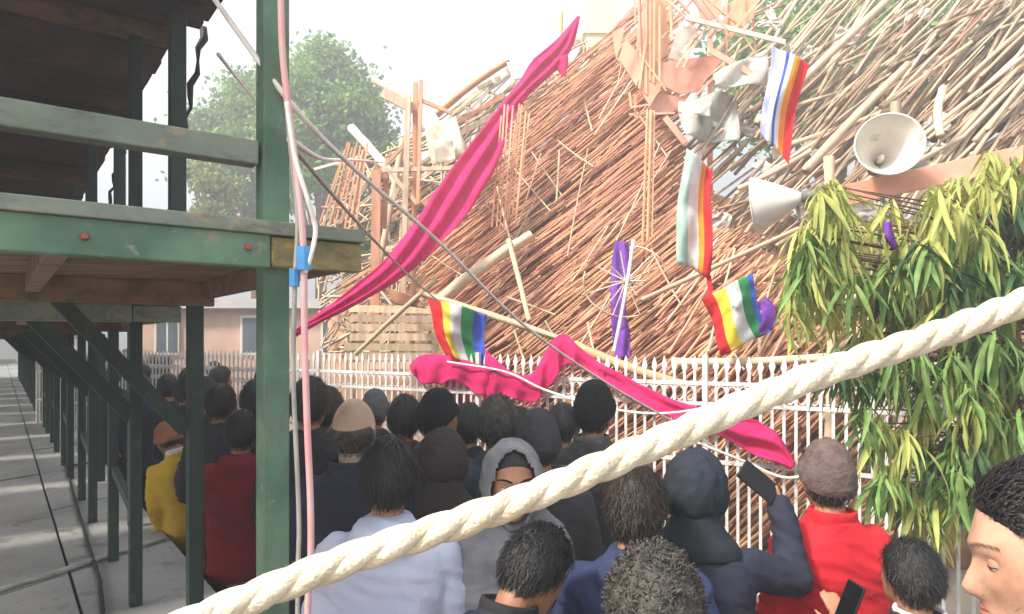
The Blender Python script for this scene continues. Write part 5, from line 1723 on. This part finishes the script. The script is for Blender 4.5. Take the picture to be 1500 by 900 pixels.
    person('person in bright red padded jacket and brown knitted cap', 1216, 648, 2.45, RED, 6, ('beanie', BROWNK), 'mid', collar=RED, bulk=1.1, trousers=TROUS2)
    hm, hw, hA = person('short dark haired person holding a telephone right of the red jacket', 1342, 790, 2.05, DKBROWN, 20, ('hair', 'black'), 'mid', collar=WHITEC,
           arms={'L': ((-0.22, 0.06, 1.16), (-0.13, 0.22, 1.36)), 'R': ((0.22, 0.10, 1.14), (0.05, 0.26, 1.30))}, hands={'L': ((-0.1, 0.35, 0.9), (0.3, 0.9, 0.0), 0.5)}, strands=1600)
    person('close person in blue jacket with face turned left beside the leaves', 1628, 664, 0.96, SKYBLUE, 62, ('hair', 'black'), 'fair', head_pitch=-13, eyes=(0.1, 1, -0.45), strands=4000, bulk=1.05, vox=0.009, hs=1.08, collar=SKYBLUE, comb=(0, -1, 0.1), hlen=0.55, stubble=True)
    # telephones in hands
    M['phone'] = mat('black_phone', lin(26, 24, 26), lin(34, 30, 32), 6, 0.35)
    M['phone_screen'] = mat('phone_glass', lin(16, 16, 20), None, rough=0.08)
    def phone(label, c, ax, nrm):
        ax = ax.normalized(); nrm = (nrm - ax * nrm.dot(ax)).normalized(); x = ax.cross(nrm)
        rt = empty('telephone', c, label, 'telephone')
        mb = MB(); mb.box(c, ax * 0.078, x * 0.037, nrm * 0.005); mb.build('case', M['phone'], parent=rt, bevel=0.004)
        mb = MB(); mb.box(c + nrm * 0.0056, ax * 0.073, x * 0.034, nrm * 0.0003); mb.build('screen', M['phone_screen'], parent=rt)
        return rt
    w_ = pw(Vector((0.325, 0.20, 1.555)))
    phone('black telephone held up tilted in the raised hand', w_ + Vector((-0.075, -0.01, 0.075)), Vector((-0.74, 0.0, 0.62)), Vector((0.3, -1, 0.2)))
    w_ = hw(Vector((-0.13, 0.22, 1.36)))
    phone('dark telephone held low in front of the red jacket by the short person', w_ + Vector((0.0, -0.035, 0.085)), Vector((0.35, 0, 0.9)), Vector((-0.95, -0.22, 0.1)))
    # small white lettering patch down the back of the dark jacket
    pt = MB()
    for k in range(7):
        c = pw(Vector((-0.03 + 0.004 * math.sin(k * 2.1), -0.150, 1.36 - k * 0.020)))
        pt.box(c, Vector((0.006 + 0.004 * (k % 3), 0, 0)), Vector((0, 0.012, 0)), Vector((0, 0, 0.004 + 0.001 * (k % 2))))
    me = pt.mesh('printed_marks', wloc(pm)); me.materials.append(WHITEC)
    o = inst('printed_mark', me, pm, rot=(0, 0, -pm.rotation_euler.z))

# ------------------------------------------------------------------ winter haze
hzm = bpy.data.materials.new('winter_haze')
hzm.use_nodes = True
t = hzm.node_tree
t.nodes.clear()
ho = t.nodes.new('ShaderNodeOutputMaterial')
hv = t.nodes.new('ShaderNodeVolumePrincipled')
hv.inputs['Color'].default_value = (0.93, 0.95, 1.0, 1)
hv.inputs['Density'].default_value = 0.019
hv.inputs['Anisotropy'].default_value = 0.3
t.links.new(hv.outputs[0], ho.inputs['Volume'])
mb = MB()
mb.box(Vector((0, 160, 8.5)), Vector((460, 0, 0)), Vector((0, 260, 0)), Vector((0, 0, 9.5)))
tag(mb.build('haze', hzm), 'pale winter haze filling the air', 'haze', kind='stuff')
